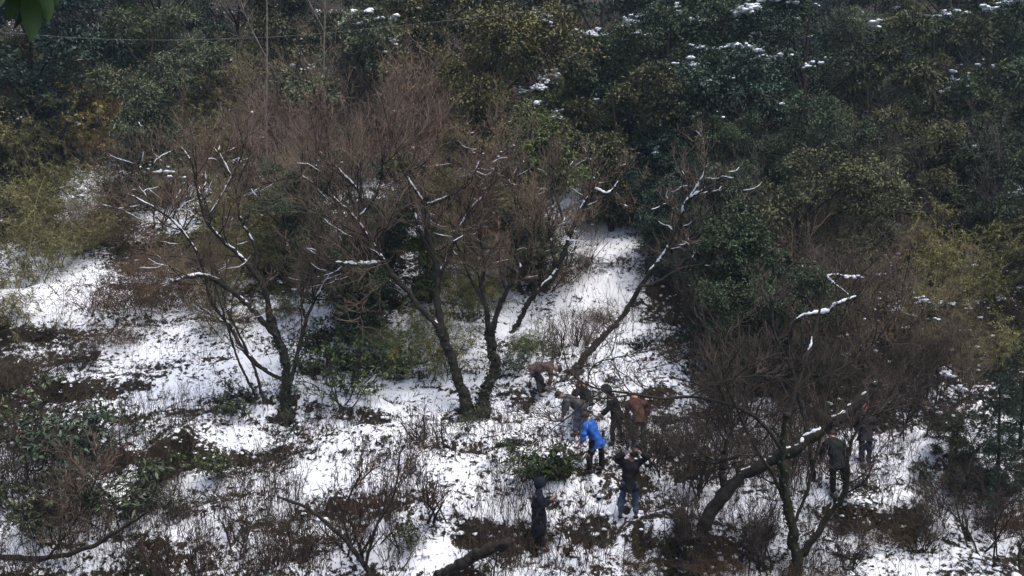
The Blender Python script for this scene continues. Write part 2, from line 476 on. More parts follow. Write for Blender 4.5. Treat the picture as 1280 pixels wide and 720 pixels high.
def arch_bamboo(seed, h=3.6, nc=26, nleaf=6500, L=.17, W=.022, spread=.35):
    rng = np.random.RandomState(seed)
    st = MB(); lf = MB()
    S = rng.randn(nc, 3) * [.45, .45, 0]; S[:, 2] = -.1
    D = norm(np.column_stack([rng.randn(nc, 2) * spread, np.ones(nc)]))
    K = 10; Ln = h * (.6 + .5 * rng.rand(nc))
    P = grow(rng, S, D, Ln, K, .06, -.02)
    out = norm(rng.randn(nc, 3) * [1, 1, 0]); t = np.linspace(0, 1, K)[None, :, None]
    P = P + out[:, None, :] * t ** 3 * h * .28 + np.array([0, 0, -1]) * t ** 3.5 * h * .2
    Rd = taper(np.full(nc, .014), np.full(nc, .004), K); add_tubes(st, P, Rd, 4, rng.rand(nc))
    nb = nc * 14
    S, D, r = children(rng, P, Rd, nb, .25, (30, 70), .2)
    B = grow(rng, S, D, .3 + .5 * rng.rand(nb), 5, .2, -.05); Rb = taper(np.full(nb, .005), np.full(nb, .002), 5); add_tubes(st, B, Rb, 3, rng.rand(nb))
    S, D, r = children(rng, B, Rb, nleaf, .15, (20, 70), 0)
    D = norm(D + rng.randn(nleaf, 3) * .3 + [0, 0, -.35])
    leafquads(lf, S, D, norm(rng.randn(nleaf, 3) * .7 + [0, 0, 1]), L * (.6 + .7 * rng.rand(nleaf)), W * (.7 + .6 * rng.rand(nleaf)), rng.rand(nleaf))
    return {'stems': st.mesh('bamboo_stems', 'twig', True), 'crown': lf.mesh('bamboo_leaves', 'blade')}, h, h * .45

def arch_thicket(seed, h=2.2, n=240, nleaf=1800):
    """dome of arching dead creepers and bramble stems"""
    rng = np.random.RandomState(seed)
    st = MB(); lf = MB()
    a = rng.rand(n) * 6.28; r = h * .75 * np.sqrt(rng.rand(n))
    S = np.column_stack([np.cos(a) * r, np.sin(a) * r, np.full(n, -.05)])
    D = np.column_stack([rng.randn(n, 2) * .5, np.full(n, 1.2)])
    K = 10; Ln = h * (.7 + .9 * rng.rand(n)) * (1.15 - .5 * r / (h * .75))
    P = np.zeros((n, K, 3)); P[:, 0] = S; d = norm(D)
    for k in range(1, K):
        d = norm(d + rng.randn(n, 3) * .22 + np.array([0, 0, -.30 * (k / K) * 2]))
        P[:, k] = P[:, k - 1] + d * (Ln / (K - 1))[:, None]
    P[:, :, 2] = np.maximum(P[:, :, 2], -.05)
    Rd = taper(.005 + .009 * rng.rand(n), np.full(n, .003), K); add_tubes(st, P, Rd, 3, rng.rand(n))
    n2 = n * 3
    S, D, rr = children(rng, P, Rd, n2, .3, (30, 90), -.3)
    B = grow(rng, S, D, .15 + .4 * rng.rand(n2), 4, .3, -.15); add_tubes(st, B, taper(.003 + .004 * rng.rand(n2), np.full(n2, .0025), 4), 3, rng.rand(n2))
    S, D, rr = children(rng, B, taper(np.full(n2, .003), np.full(n2, .002), 4), nleaf, .1, (20, 90), -.3)
    leafquads(lf, S, norm(D + [0, 0, -.4]), norm(rng.randn(nleaf, 3)), .05 + .06 * rng.rand(nleaf), .025 + .03 * rng.rand(nleaf), rng.rand(nleaf))
    return {'stems': st.mesh('creeper_stems', 'twig', True), 'crown': lf.mesh('creeper_leaves', 'blade')}, h, h * .9

def arch_conifer(seed, h=7.0, nb=95):
    rng = np.random.RandomState(seed)
    tr = MB(); cr = MB()
    K = 8; tp = grow(rng, np.zeros((1, 3)), np.array([[0, 0, 1.0]]), np.array([h]), K, .02, .05)
    add_tubes(tr, tp, taper([.11], [.015], K), 7)
    t = .12 + .88 * (np.arange(nb) + rng.rand(nb)) / nb
    a = np.arange(nb) * 2.4 + rng.rand(nb)
    ln = h * .30 * (1.05 - t) ** .7 * (.75 + .5 * rng.rand(nb)) + .15
    k = np.minimum((t * (K - 1)).astype(int), K - 2); f = (t * (K - 1) - k)[:, None]
    S = tp[0][k] * (1 - f) + tp[0][k + 1] * f
    D = np.column_stack([np.cos(a), np.sin(a), .25 - .1 * t])
    P = grow(rng, S, D, ln, 7, .07, -.09); Rd = taper(.016 * (1.2 - t), np.full(nb, .004), 7); add_tubes(tr, P, Rd, 4)
    ns = 1500; S, D, r = children(rng, P, Rd, ns, .15, (35, 65), -.3)
    B = grow(rng, S, D, .15 + .3 * rng.rand(ns), 4, .1, -.1); Rb = taper(np.full(ns, .004), np.full(ns, .002), 4); add_tubes(tr, B, Rb, 3)
    nl = 16000; S, D, r = children(rng, B, Rb, nl, .0, (30, 60), .1)
    leafquads(cr, S, D, norm(rng.randn(nl, 3) + [0, 0, .8]), .07 + .07 * rng.rand(nl), .022 + .014 * rng.rand(nl), rng.rand(nl))
    return {'trunk': tr.mesh('conifer_trunk', 'bark', True), 'crown': cr.mesh('conifer_crown', 'leaf')}, h, h * .3

def arch_shrub(seed, h=1.4, ns=9, nb=90, nl=900, L=.13, W=.05, spread=.6, droop=-.1):
    rng = np.random.RandomState(seed)
    st = MB(); lf = MB()
    S = rng.randn(ns, 3) * [.12, .12, 0]; S[:, 2] = -.05
    D = norm(np.column_stack([rng.randn(ns, 2) * spread, np.ones(ns)]))
    P = grow(rng, S, D, h * (.6 + .5 * rng.rand(ns)), 8, .16, .05); Rd = taper(np.full(ns, .013), np.full(ns, .005), 8); add_tubes(st, P, Rd, 5)
    S, D, r = children(rng, P, Rd, nb, .25, (30, 75), .3)
    B = grow(rng, S, D, h * (.12 + .25 * rng.rand(nb)), 5, .2, .03); Rb = taper(np.full(nb, .005), np.full(nb, .0025), 5); add_tubes(st, B, Rb, 3)
    S, D, r = children(rng, B, Rb, nl, .25, (30, 80), .2)
    leafquads(lf, S, norm(D + [0, 0, droop]), norm(rng.randn(nl, 3) * .5 + [0, 0, 1]), L * (.6 + .6 * rng.rand(nl)), W * (.7 + .5 * rng.rand(nl)), rng.rand(nl))
    return {'stems': st.mesh('shrub_stems', 'bark', True), 'crown': lf.mesh('shrub_leaves', 'leaf')}, h, h * .6

A = {}
A['E'] = [arch_evergreen(1), arch_evergreen(2, 7.4, 2.0, 15, 22), arch_evergreen(3, 5.6, 2.6, 14, 24, 75), arch_evergreen(4, 6.2, 2.2, 16, 22, 80, .09, .042), arch_evergreen(5, 7.2, 2.4, 13, 24, 70, .19, .045), arch_evergreen(6, 6.8, 2.3, 12, 26, 85, .15, .065)]
A['B'] = [arch_bare(21), arch_bare(22, 5.5, 6, .35), arch_bare(23, 4.6, 9, .5), arch_bare(24, 5.2, 8, .3, 60, 480, 1700)]
A['T'] = [arch_bare(25, 2.6, 10, .45, 70, 520, 1600), arch_bare(26, 2.8, 9, .5, 70, 560, 1800), arch_bare(27, 2.4, 12, .4, 80, 560, 1600), arch_bare(28, 3.0, 8, .35, 60, 480, 1500)]
A['Q'] = [arch_bare(29, 1.3, 7, .45, 30, 160, 320, .8), arch_bare(30, 1.2, 9, .55, 36, 170, 300, .8), arch_bare(34, 1.5, 6, .35, 30, 150, 300, .8)]
A['Y'] = [arch_bamboo(31), arch_bamboo(32, 3.9, 30, 7000), arch_bamboo(33, 3.2, 24, 6500, .14, .02)]
A['W'] = [arch_evergreen(41, 6.5, 1.8, 16, 24, 75, .11, .026), arch_evergreen(42, 6.0, 1.9, 15, 24, 80, .10, .024)]
A['V'] = [arch_thicket(51), arch_thicket(52, 2.4, 260, 2200), arch_thicket(53, 1.9, 210, 1500)]
A['C'] = [arch_conifer(61), arch_conifer(62, 6.4, 85)]
A['S'] = [arch_shrub(71), arch_shrub(72, 1.6, 8, 110, 1300, .10, .035), arch_shrub(73, 1.2, 10, 100, 800, .17, .05, .7, -.35)]
NAMES = {'T': 'bare_brush', 'Q': 'bare_shrub', 'E': 'evergreen_tree', 'B': 'bare_tree', 'Y': 'bamboo_clump', 'W': 'slender_leaved_tree', 'V': 'creeper_thicket', 'C': 'conifer_tree', 'S': 'leafy_shrub'}
CATS = {'T': 'brush', 'Q': 'shrub', 'E': 'tree', 'B': 'tree', 'Y': 'bamboo', 'W': 'tree', 'V': 'thicket', 'C': 'tree', 'S': 'shrub'}
TWIGC = {'T': (.08, .055, .04), 'Q': (.07, .046, .034), 'E': (.06, .05, .04), 'B': (.115, .085, .072), 'Y': (.12, .11, .05), 'W': (.1, .09, .08), 'V': (.10, .062, .036), 'C': (.05, .04, .03), 'S': (.06, .05, .04)}
prng = random.Random(5)
def plant(kind, loc, h, color, var=None, snow=False, name=None, twig=None, squash=None):
    lst = A[kind]; parts, ah, arx = lst[prng.randrange(len(lst)) if var is None else var]
    s = h / ah
    sc = (s * prng.uniform(.9, 1.15), s * prng.uniform(.9, 1.15), s) if squash is None else (s * squash, s * squash, s)
    root = empty(name or NAMES[kind], loc, prng.uniform(0, 6.28), sc)
    for pn, me in parts.items():
        if pn == 'snow' and not snow: continue
        c = color if pn == 'crown' else (twig or TWIGC[kind])
        obj(pn, me, root, c)
    return root
def crown_spot(u, v, h, frac=.6):
    """ground point of a tree whose crown centre shows at u, v"""
    ys = np.arange(22, 80, .1); xs = np.array([at(u, v, y)[0] for y in ys]); zs = np.array([at(u, v, y)[2] for y in ys])
    k = np.nonzero(zs - frac * h <= base_h(xs, ys))[0]
    i = k[0] if len(k) else len(ys) - 1
    return np.array([xs[i], ys[i], float(H(xs[i], ys[i])) - .05])

# ---------------------------------------------------------------- background forest, cell by cell
PAL = {'d': (.038, .054, .029), 'b': (.033, .051, .036), 'g': (.068, .086, .032), 'o': (.092, .086, .036), 'h': (.135, .102, .042),
       'k': (.064, .066, .032), 'w': (.105, .105, .070), 'p': (.150, .110, .084), 'n': (.110, .082, .054), 'l': (.092, .090, .032), 's': (.075, .088, .050), 'q': (.066, .058, .050)}
GRID = [  # kind + palette letter + optional '*' for snow; '.' leaves the cell open
    'Eb Eb* Eg Eb Ek Es* Eo Ek Bp* Eb* Ed Ed Eb* Ws* Eo Ed',
    'Vh Yh Es Yo Bp Es* Bp Eo Es* Ed* Ed Eb* Eb* Ws Ek Ed*',
    'Yo Yh Es Yo Bp Bp Bp Eo Eg* Ek Ed Eb* Eb Ws Ek Ed*',
    'Yo Yo Bn* Yo Bp Bp Bp* Yo Eg . Eb Ed Ed Ww Ek Ed',
    'Yo Vn . Yo Ed Ed Eg Yo Bn . Eb Ed Ek Ww Yl Yo',
    '. . Vn Yo . Ed . Yo . . . Ed Bn Bn Yl Yl',
    '. . . . . . . . . . . Ed Ed Bn Yo Yo']
BAND = ['along the top edge', 'just below the top edge', 'in upper forest', 'halfway up the forest', 'in lower forest', 'at the forest foot', 'at the snow edge']
KPH = {'E': 'evergreen tree', 'B': 'leafless twiggy tree', 'Y': 'feathery bamboo clump', 'W': 'slender fine-leaved tree', 'V': 'dead creeper tangle'}
CPH = {'d': 'dark green', 'b': 'dark bluish green', 'g': 'mid green', 'o': 'olive', 'h': 'ochre', 'k': 'dull dark olive', 'w': 'grey green', 'p': 'purplish grey', 'n': 'brown', 'l': 'yellow olive', 's': 'greyish green'}
ORD = ['leftmost', 'second from left', 'third from left', 'fourth from left', 'fifth from left', 'sixth from left', 'seventh from left', 'eighth from left', 'ninth from left', 'tenth from left']
made = {}
for r_, row in enumerate(GRID):
    for c_, cell in enumerate(row.split()):
        if cell == '.': continue
        k, p = cell[0], cell[1]; sn = '*' in cell
        u = 40 + 80 * c_ + prng.uniform(-18, 18); v = 30 + 60 * r_ + prng.uniform(-14, 14)
        hh = {'E': 6.4, 'B': 5.4, 'Y': 3.8, 'W': 6.2, 'V': 2.7}[k] * prng.uniform(.85, 1.15) * (1.05 - .07 * r_)
        if r_ <= 1: hh *= 1.15
        fr = {'E': .6, 'B': .6, 'Y': .6, 'W': .55, 'V': .45}[k]
        loc = crown_spot(u, v, hh, fr)
        col = PAL[p]; j = prng.uniform(.85, 1.15) * 1.5; col = tuple(c * j for c in col)
        col = tuple(c * 1.4 for c in col) if k == 'Y' else col
        tw = col if k == 'B' else (tuple(c * .9 for c in col) if k == 'V' else None)
        t = plant(k, loc, hh, col, None, sn, twig=tw)
        made.setdefault((k, p, r_, sn), []).append((u, t))
for (k, p, r_, sn), lst in made.items():
    lst.sort(key=lambda q: q[0])
    for i, (u, t) in enumerate(lst):
        pos = '' if len(lst) == 1 else ', ' + ORD[i] + ' such'
        tag(t, f"{CPH[p]} {KPH[k]}{' with snow' if sn else ''} {BAND[r_]}{pos}", CATS[k], 'forest on the upper hillside')

for sd_, u0, wd in (('left', -48, 'left'), ('right', 1326, 'right')):
    for i in range(5):
        kk = 'E' if i < 3 or sd_ == 'right' else 'Y'; hh = (6.8, 6.4, 6.0, 5.4, 4.2)[i]
        pp = 'dbkdk'[i] if sd_ == 'right' else 'bkkoo'[i]
        tag(plant(kk, crown_spot(u0 + prng.uniform(-10, 10), 30 + 78 * i, hh), hh, tuple(c * 1.45 for c in PAL[pp])),
            f"{CPH[pp]} {KPH[kk]} cut off by the {wd} edge, {('topmost', 'second from top', 'third from top', 'fourth from top', 'lowest')[i]} there", CATS[kk], 'forest on the upper hillside')
for i in range(9):
    u = 60 + 145 * i + prng.uniform(-20, 20)
    tag(plant('E', crown_spot(u, -28, 7.0), 7.0, tuple(c * 1.4 for c in PAL['db'[i % 2]])), f"dark evergreen tree cut off by the top edge, {ORD[i]} of that row", 'tree', 'forest on the upper hillside')
for i, (u, v, h, c, lab) in enumerate([
        (985, 210, 5.0, 'q', 'grey leafless tree rising in front of the dark blue-green trees'), (1065, 250, 4.6, 'w', 'pale twiggy tree left of the olive bamboo slope'), (1170, 150, 5.5, 'q', 'grey branching tree before the darkest hollow at right'),
        (1250, 220, 5.0, 'q', 'brown leafless tree near the right edge, upper half'), (905, 270, 4.2, 'q', 'grey leafless tree right of the curled snowy limb'), (930, 330, 3.8, 'q', 'brown leafless tree behind the dark evergreen bushes'),
        (720, 80, 5.5, 'q', 'purplish leafless tree under the top edge, right of centre'), (640, 150, 5.0, 'n', 'brown leafless tree beside the olive evergreens, upper centre'), 
        (1110, 60, 5.0, 'q', 'brown leafless tree below the top edge, right'), (1120, 330, 3.6, 'p', 'thin grey tree below the slender grey trees at right'), (1210, 420, 3.2, 'n', 'thin brown tree above the right conifer'),
        (820, 130, 5.0, 'q', 'dark leafless tree among evergreens above the gully'),
        (450, 120, 5.6, 'p', 'purplish twig crown behind the forked tree'), (380, 160, 5.2, 'p', 'purplish twig crown between the two fruit trees'), (560, 110, 5.4, 'n', 'brownish twig crown right behind the forked tree')]):
    loc = crown_spot(u, v, h); cc = tuple(q * 1.4 for q in PAL[c])
    tag(plant('B', loc, h, cc, None, False, twig=cc), lab, 'tree', 'leafless trees among the evergreens')

# ---------------------------------------------------------------- hero trees traced limb by limb
def hero(name, label, limbs, seed, n1=40, n2=300, n3=1200, len1=1.4, mat='bark', twig=(.142, .100, .074), snow=(), group=None, cat='tree', ivy=0, y0=None, t0=.35, upb=.5, sides=9, cover=.6, sink=True, up=.08, thin=.55, twig_snow=True):
    """limbs: lists of (u, v, radius in pixels), each with an end depth offset; the first starts in the ground"""
    rng = np.random.RandomState(seed)
    l0 = limbs[0][1]
    base = gp(l0[0][0], l0[0][1]) if y0 is None else at(l0[0][0], l0[0][1], y0)
    y0 = base[1]
    tr = MB(); tw = MB(); sn = MB(); K = 40
    P0 = []; R0 = []
    for li, (dy, pts) in enumerate(limbs):
        d0, d1 = dy
        q = []
        for i, (u, v, r) in enumerate(pts):
            y = y0 + d0 + (d1 - d0) * i / max(1, len(pts) - 1)
            q.append([*at(u, v, y), r * mpp(y) * thin])
        if li == 0 and sink: q.insert(1, [*(.7 * np.array(q[0][:3]) + .3 * np.array(q[1][:3])), q[0][3] * .95]); q[0][3] *= 1.45; q.insert(0, [q[0][0], q[0][1], q[0][2] - .35, q[0][3] * 1.5])
        q = resample(q, K)
        w = np.column_stack([noise(np.arange(K) * .8 + li * 31 + j * 7, np.full(K, seed * 1.7 + j)) for j in range(3)])
        q[:, :3] += w * q[:, 3:4] * .9
        q[:, 3] *= 1 + .25 * noise(np.arange(K) * .9, np.full(K, seed + li * 5.5))
        P0.append(q[:, :3] - base); R0.append(np.maximum(q[:, 3], .004))
    P0 = np.array(P0); R0 = np.array(R0)
    add_tubes(tr, P0, R0, sides, None, .11)
    V_end, R_end = P0[:, -1], R0[:, -1]
    rng2 = np.random.RandomState(seed + 500)
    big = [i for i in range(len(limbs)) if R_end[i] > .03]
    if big: lumps(tr, rng2, V_end[big], R_end[big] * 1.02, 1.0)   # rounded, broken limb ends
    if n1:
        src = P0[1:] if len(P0) > 1 else P0; srr = R0[1:] if len(P0) > 1 else R0
        S, D, r = children(rng, src, srr, n1, t0, (25, 70), upb)
        P1 = grow(rng, S, D, len1 * (.5 + .9 * rng.rand(n1)), 8, .17, up); R1 = taper(np.minimum(r * .6, .022), np.full(n1, .0055), 8); add_tubes(tr, P1, R1, 5)
        S, D, r = children(rng, P1, R1, n2, .15, (20, 60), upb)
        P2 = grow(rng, S, D, len1 * (.25 + .4 * rng.rand(n2)), 6, .2, up); R2 = taper(.0055 + .004 * rng.rand(n2), np.full(n2, .0038), 6); add_tubes(tw, P2, R2, 3, rng.rand(n2))
        S, D, r = children(rng, P2, R2, n3, .1, (20, 60), upb)
        P3 = grow(rng, S, D, len1 * (.12 + .28 * rng.rand(n3)), 5, .2, up); R3 = taper(.0040 + .003 * rng.rand(n3), np.full(n3, .0028), 5); add_tubes(tw, P3, R3, 3, rng.rand(n3))
        for k in range(n1 // 5):
            i = rng.randint(n1)
            if snow and twig_snow: snow_on(sn, rng, P1[i], R1[i], .33, .7, k + seed, .8)
        if snow and twig_snow:
            hz_ = np.nonzero(np.abs(norm(P2[:, -1] - P2[:, 0])[:, 2]) < .55)[0]
            for k in hz_[:45]: snow_on(sn, rng, P2[k], R2[k] + .003, .5, .7, k + seed)
    for li in snow:
        ix, cv, tk = li if isinstance(li, tuple) else (li, cover, .7)
        snow_on(sn, rng, P0[ix], R0[ix] + .004, cv, tk, seed + ix, .97 if isinstance(li, tuple) else .93)
    root = empty(name, base)
    obj('trunk', tr.mesh(name + '_trunk', mat, True), root)
    if n1: obj('twigs', tw.mesh(name + '_twigs', 'twig'), root, twig)
    if sn.n: obj('snow', sn.mesh(name + '_snow', 'snow', True), root)
    if ivy:
        iv = MB(); n = ivy
        t = rng.rand(n) ** 1.3 * (K - 2); k = t.astype(int); f = (t - k)[:, None]
        C = P0[0][k] * (1 - f) + P0[0][k + 1] * f; rr = R0[0][k][:, None]
        d = rng.randn(n, 3); d = norm(d - [0, 0, 0]); C = C + d * rr * 1.1
        leafquads(iv, C, norm(d * .5 + rng.randn(n, 3) * .5 + [0, 0, -.4]), d, .05 + .06 * rng.rand(n), .04 + .04 * rng.rand(n), rng.rand(n))
        obj('ivy', iv.mesh(name + '_ivy', 'leaf'), root, (.028, .042, .018))
    tag(root, label, cat, group)
    return root

hero('old_orchard_tree', 'dark leaning fruit tree with long limbs swept left, left side of the snow', [
    ((0, 0), [(358, 517, 13), (357, 490, 11), (357, 455, 9.5), (347, 422, 9), (338, 398, 8)]),
    ((0, -.8), [(338, 400, 7.5), (331, 362, 6.5), (318, 340, 6), (298, 318, 5), (275, 298, 4), (258, 275, 3.4), (247, 240, 2.6), (240, 205, 2), (225, 182, 1.4)]),
    ((0, .6), [(318, 342, 4.5), (320, 312, 4), (300, 272, 3.2), (293, 232, 2.5), (275, 192, 1.6)]),
    ((0, -1.2), [(347, 424, 7), (315, 386, 6), (290, 365, 5.4), (265, 348, 5), (240, 345, 4.2), (220, 351, 3)]),
    ((0, -.5), [(356, 475, 5.5), (330, 462, 5), (303, 436, 4.5), (285, 405, 4.2), (265, 378, 4), (255, 340, 3.6), (240, 305, 3.2), (215, 275, 2.6), (190, 258, 2), (160, 243, 1.3)]),
    ((0, .5), [(362, 485, 5), (372, 442, 4.4), (383, 400, 4), (395, 372, 3), (412, 345, 2)]),
    ((0, .2), [(383, 402, 3.2), (377, 372, 2.8), (388, 340, 2)]),
    ((-.3, -.5), [(330, 505, 3.5), (318, 460, 3), (300, 420, 2.6), (280, 380, 2)]),
    ((-.2, -.9), [(322, 500, 3), (300, 455, 2.6), (288, 420, 2.2), (270, 360, 1.7)]),
    ((.1, .6), [(258, 275, 3), (280, 240, 2.4), (300, 200, 1.8), (310, 170, 1.2)]),
], 101, 90, 850, 3300, 1.3, snow=(1, 2, (3, .7, .9), 4, 5, 7, 9), ivy=900, cover=.58)
hero('forked_tree', 'tall forked fruit tree with snow-topped stub in centre of the slope', [
    ((0, 0), [(586, 520, 15), (576, 482, 12), (562, 442, 11), (553, 412, 10.5)]),
    ((0, .3), [(553, 414, 9.5), (546, 376, 7.6), (547, 345, 7), (541, 315, 6.6), (534, 280, 6.4), (534, 250, 6.6)]),
    ((0, -.8), [(554, 416, 7.5), (530, 390, 6.4), (508, 362, 6), (490, 343, 5.4), (478, 325, 5), (462, 300, 4.8), (445, 275, 4.2), (425, 255, 3.6), (400, 235, 3), (376, 220, 2.4)]),
    ((-.3, -.3), [(462, 300, 4), (455, 265, 3.6), (447, 238, 3), (425, 214, 2.4), (400, 190, 1.6)]),
    ((-.2, -.9), [(480, 328, 4.6), (455, 331, 4.4), (420, 329, 4)]),
    ((.1, .8), [(546, 348, 4.6), (562, 318, 4), (572, 290, 3.6), (590, 260, 3), (610, 238, 2.4), (622, 200, 1.6)]),
    ((.2, .2), [(534, 256, 4.6), (560, 246, 4), (582, 230, 3), (600, 200, 2), (606, 160, 1.3)]),
    ((.2, .8), [(534, 262, 4), (520, 238, 3.2), (500, 205, 2.4), (490, 160, 1.6)]),
    ((.1, 1.2), [(541, 318, 3.4), (522, 280, 3), (512, 230, 2.4), (520, 180, 1.7), (530, 130, 1.2)]),
    ((-.4, -1.0), [(445, 276, 3), (470, 245, 2.4), (478, 200, 1.8), (470, 150, 1.2)]),
], 202, 120, 1250, 4600, 1.75, snow=((1, .42, .9), 2, 3, (4, .9, 1.25), 5, 6, 7, 8, 9), ivy=500, cover=.6)
hero('crooked_tree', 'crooked dark fruit tree sharing the root mound right of forked tree', [
    ((0, 0), [(602, 514, 14), (610, 480, 12), (620, 455, 11), (614, 430, 10.5), (612, 408, 10)]),
    ((0, .3), [(612, 412, 6.4), (606, 380, 5.4), (602, 355, 4.6), (606, 330, 4), (600, 300, 3), (594, 262, 2)]),
    ((0, -.3), [(615, 422, 6.4), (621, 394, 6), (631, 367, 5.2), (652, 337, 4.2), (664, 310, 3.2), (668, 275, 2)]),
    ((0, .6), [(606, 382, 3.4), (590, 352, 3), (580, 320, 2.4), (585, 280, 1.6)]),
    ((.1, .9), [(652, 338, 3), (640, 300, 2.4), (645, 260, 1.8), (635, 220, 1.2)]),
], 303, 65, 650, 2800, 1.25, snow=(1, 2, 4), ivy=800, cover=.45)
hero('snow_capped_tree', 'dark tree with snow-laden limb curling right over the gully', [
    ((0, 0), [(640, 416, 5.6), (648, 404, 6), (656, 386, 6), (667, 368, 6), (671, 350, 5.4)]),
    ((0, .2), [(671, 352, 5.4), (664, 325, 4.8), (660, 300, 4.2), (662, 270, 3.2), (655, 236, 2.2)]),
    ((0, -.5), [(668, 367, 5.4), (682, 356, 6), (695, 340, 6.4), (703, 320, 6), (712, 297, 5.4), (722, 270, 5), (735, 248, 4.6), (745, 238, 4.2), (756, 242, 4), (766, 238, 3.4), (773, 227, 2.4)]),
    ((-.4, -.4), [(740, 242, 3.6), (742, 232, 3), (741, 222, 2.2)]),
    ((-.1, .3), [(695, 340, 5), (690, 310, 4.4), (686, 280, 3.6), (692, 258, 3)]),
    ((-.1, .6), [(712, 298, 3.4), (700, 262, 2.8), (690, 225, 2.2), (696, 190, 1.5)]),
], 404, 46, 420, 1700, 1.0, snow=((2, .72, 1.15), (3, 1, 1.2), (4, .6, 1.0)), cover=.62)
hero('leaning_tree', 'mossy tree leaning right out of the snow gully with snow on its back', [
    ((0, 0), [(720, 464, 10), (735, 441, 8.6), (755, 419, 7.4), (775, 399, 6.4), (788, 381, 6)]),
    ((0, -1.5), [(787, 382, 6), (801, 358, 4.8), (815, 336, 4.2), (830, 318, 3.8), (842, 295, 3.4), (852, 270, 3.2), (858, 252, 3.2), (875, 240, 2.8), (902, 226, 2)]),
    ((-.4, .2), [(801, 358, 3.4), (822, 352, 2.6), (850, 336, 2), (880, 330, 1.3)]),
    ((-1.1, -1.4), [(858, 252, 2.6), (872, 232, 2.2), (885, 205, 1.6)]),
], 505, 26, 160, 500, 1.0, mat='moss_bark', snow=((0, .5, .6), (1, .62, 1.1), (3, .8, 1.2)), cover=.55)
hero('thicket_tree', 'mossy multi-stemmed tree at lower right below the leaning snowy log', [
    ((0, 0), [(996, 720, 14), (993, 682, 12), (986, 642, 11), (981, 602, 9.6), (978, 560, 8.4), (984, 520, 6)]),
    ((0, .6), [(984, 524, 5.5), (996, 482, 4.6), (1010, 440, 3.8), (1022, 400, 3), (1030, 350, 2)]),
    ((0, -.5), [(1002, 694, 8), (1030, 652, 7), (1050, 626, 6.4), (1059, 598, 5), (1062, 560, 3.4), (1080, 520, 2.2)]),
    ((0, -.8), [(980, 566, 5), (956, 532, 4.6), (930, 513, 4), (895, 501, 3.6), (860, 496, 3.2), (828, 498, 3), (790, 492, 2.7), (760, 488, 2.4), (735, 482, 2.1), (712, 464, 1.6), (704, 436, 1.1)]),
    ((-.65, -.8), [(792, 493, 2.4), (765, 497, 2.2), (735, 501, 2), (715, 518, 1.6), (690, 536, 1.1)]),
    ((-.7, -.6), [(735, 482, 1.8), (736, 468, 1.7), (746, 454, 1.5), (775, 446, 1.2), (822, 436, .9)]),
    ((-.4, -.2), [(862, 496, 2.4), (890, 482, 2.2), (925, 472, 1.8), (960, 470, 1.2)]),
    ((.1, -.4), [(986, 640, 5), (968, 598, 4.4), (948, 566, 3.6), (925, 520, 3), (905, 470, 2.2), (900, 420, 1.4)]),
    ((0, .5), [(990, 660, 4), (1010, 610, 3.4), (1022, 560, 3), (1032, 500, 2.4), (1050, 440, 1.8)]),
], 606, 80, 600, 1700, 1.0, mat='moss_bark', twig=(.066, .050, .040), snow=(1, 2), ivy=300, t0=.15, upb=.35, cover=.25, twig_snow=False)
hero('fallen_trunk', 'thick dark fallen trunk leaning up right with a ridge of snow', [
    ((0, 0), [(866, 694, 13), (884, 655, 13), (908, 614, 12), (940, 588, 11.5), (985, 566, 11), (1025, 541, 11), (1060, 512, 10.4), (1094, 482, 9.4)]),
    ((0, .2), [(905, 606, 7), (902, 585, 6), (908, 556, 4), (918, 530, 2.6)]),
    ((-.1, .3), [(1040, 530, 5), (1070, 520, 4), (1100, 515, 3), (1140, 505, 1.8)]),
], 707, 30, 200, 700, .9, snow=((0, .82, 1.05),), cat='fallen tree', thin=.68, twig=(.064, .048, .038), t0=.1, twig_snow=False)
hero('bent_branch_tree', 'thin tree with one bent branch thickly coated in snow, right thicket', [
    ((0, 0), [(1018, 604, 5.5), (1010, 545, 5), (996, 484, 4.8), (985, 438, 4.8)]),
    ((0, -.3), [(985, 440, 4.8), (990, 413, 4.8), (1002, 396, 4.8), (1034, 390, 3.8), (1044, 381, 3.2), (1070, 371, 2.2)]),
    ((0, .5), [(996, 486, 3), (1040, 430, 2.6), (1070, 350, 2.2), (1085, 345, 1.8)]),
    ((0, .3), [(990, 460, 3), (965, 400, 2.6), (985, 335, 2.2), (1020, 330, 1.8)]),
    ((.3, .5), [(1062, 370, 2), (1035, 345, 2), (1080, 348, 1.6)]),
    ((0, .6), [(996, 490, 3), (1060, 455, 2.4), (1100, 420, 2), (1125, 378, 1.6)]),
], 808, 36, 260, 800, .9, twig_snow=False, twig=(.066, .050, .040), snow=((1, .85, 1.2), (4, .7, 1.2)), cover=.8, t0=.1)
hero('cut_log', 'dark broken log with snow along its top at bottom edge', [
    ((0, -.5), [(548, 722, 12), (575, 705, 12), (604, 690, 11.5), (633, 680, 10)])], 909, 0, snow=((0, .5, .5),), cat='log', thin=.62, sink=False)
hero('arching_sapling', 'bare brown sapling arching left at bottom edge below snowy bank', [
    ((0, 0), [(468, 730, 7), (456, 708, 6), (436, 680, 5), (410, 655, 4.4), (380, 633, 3.8), (346, 621, 2.6)]),
    ((0, -.3), [(456, 708, 4), (470, 660, 3), (492, 620, 2.2), (500, 570, 1.4)]),
    ((0, .3), [(440, 684, 3), (430, 640, 2.2), (452, 590, 1.4)])], 910, 26, 150, 500, .8, twig=(.075, .045, .032), t0=.1, cat='sapling')
hero('low_branch', 'brown bough lying low across the bottom left corner', [
    ((0, -.9), [(-20, 696, 6.4), (55, 697, 6), (100, 689, 5.4), (152, 661, 4.6), (185, 640, 3)]),
    ((-.3, -.6), [(60, 697, 3), (95, 650, 2.2), (120, 600, 1.4)])], 911, 24, 140, 460, .9, mat='moss_bark', cat='branch', t0=.1)
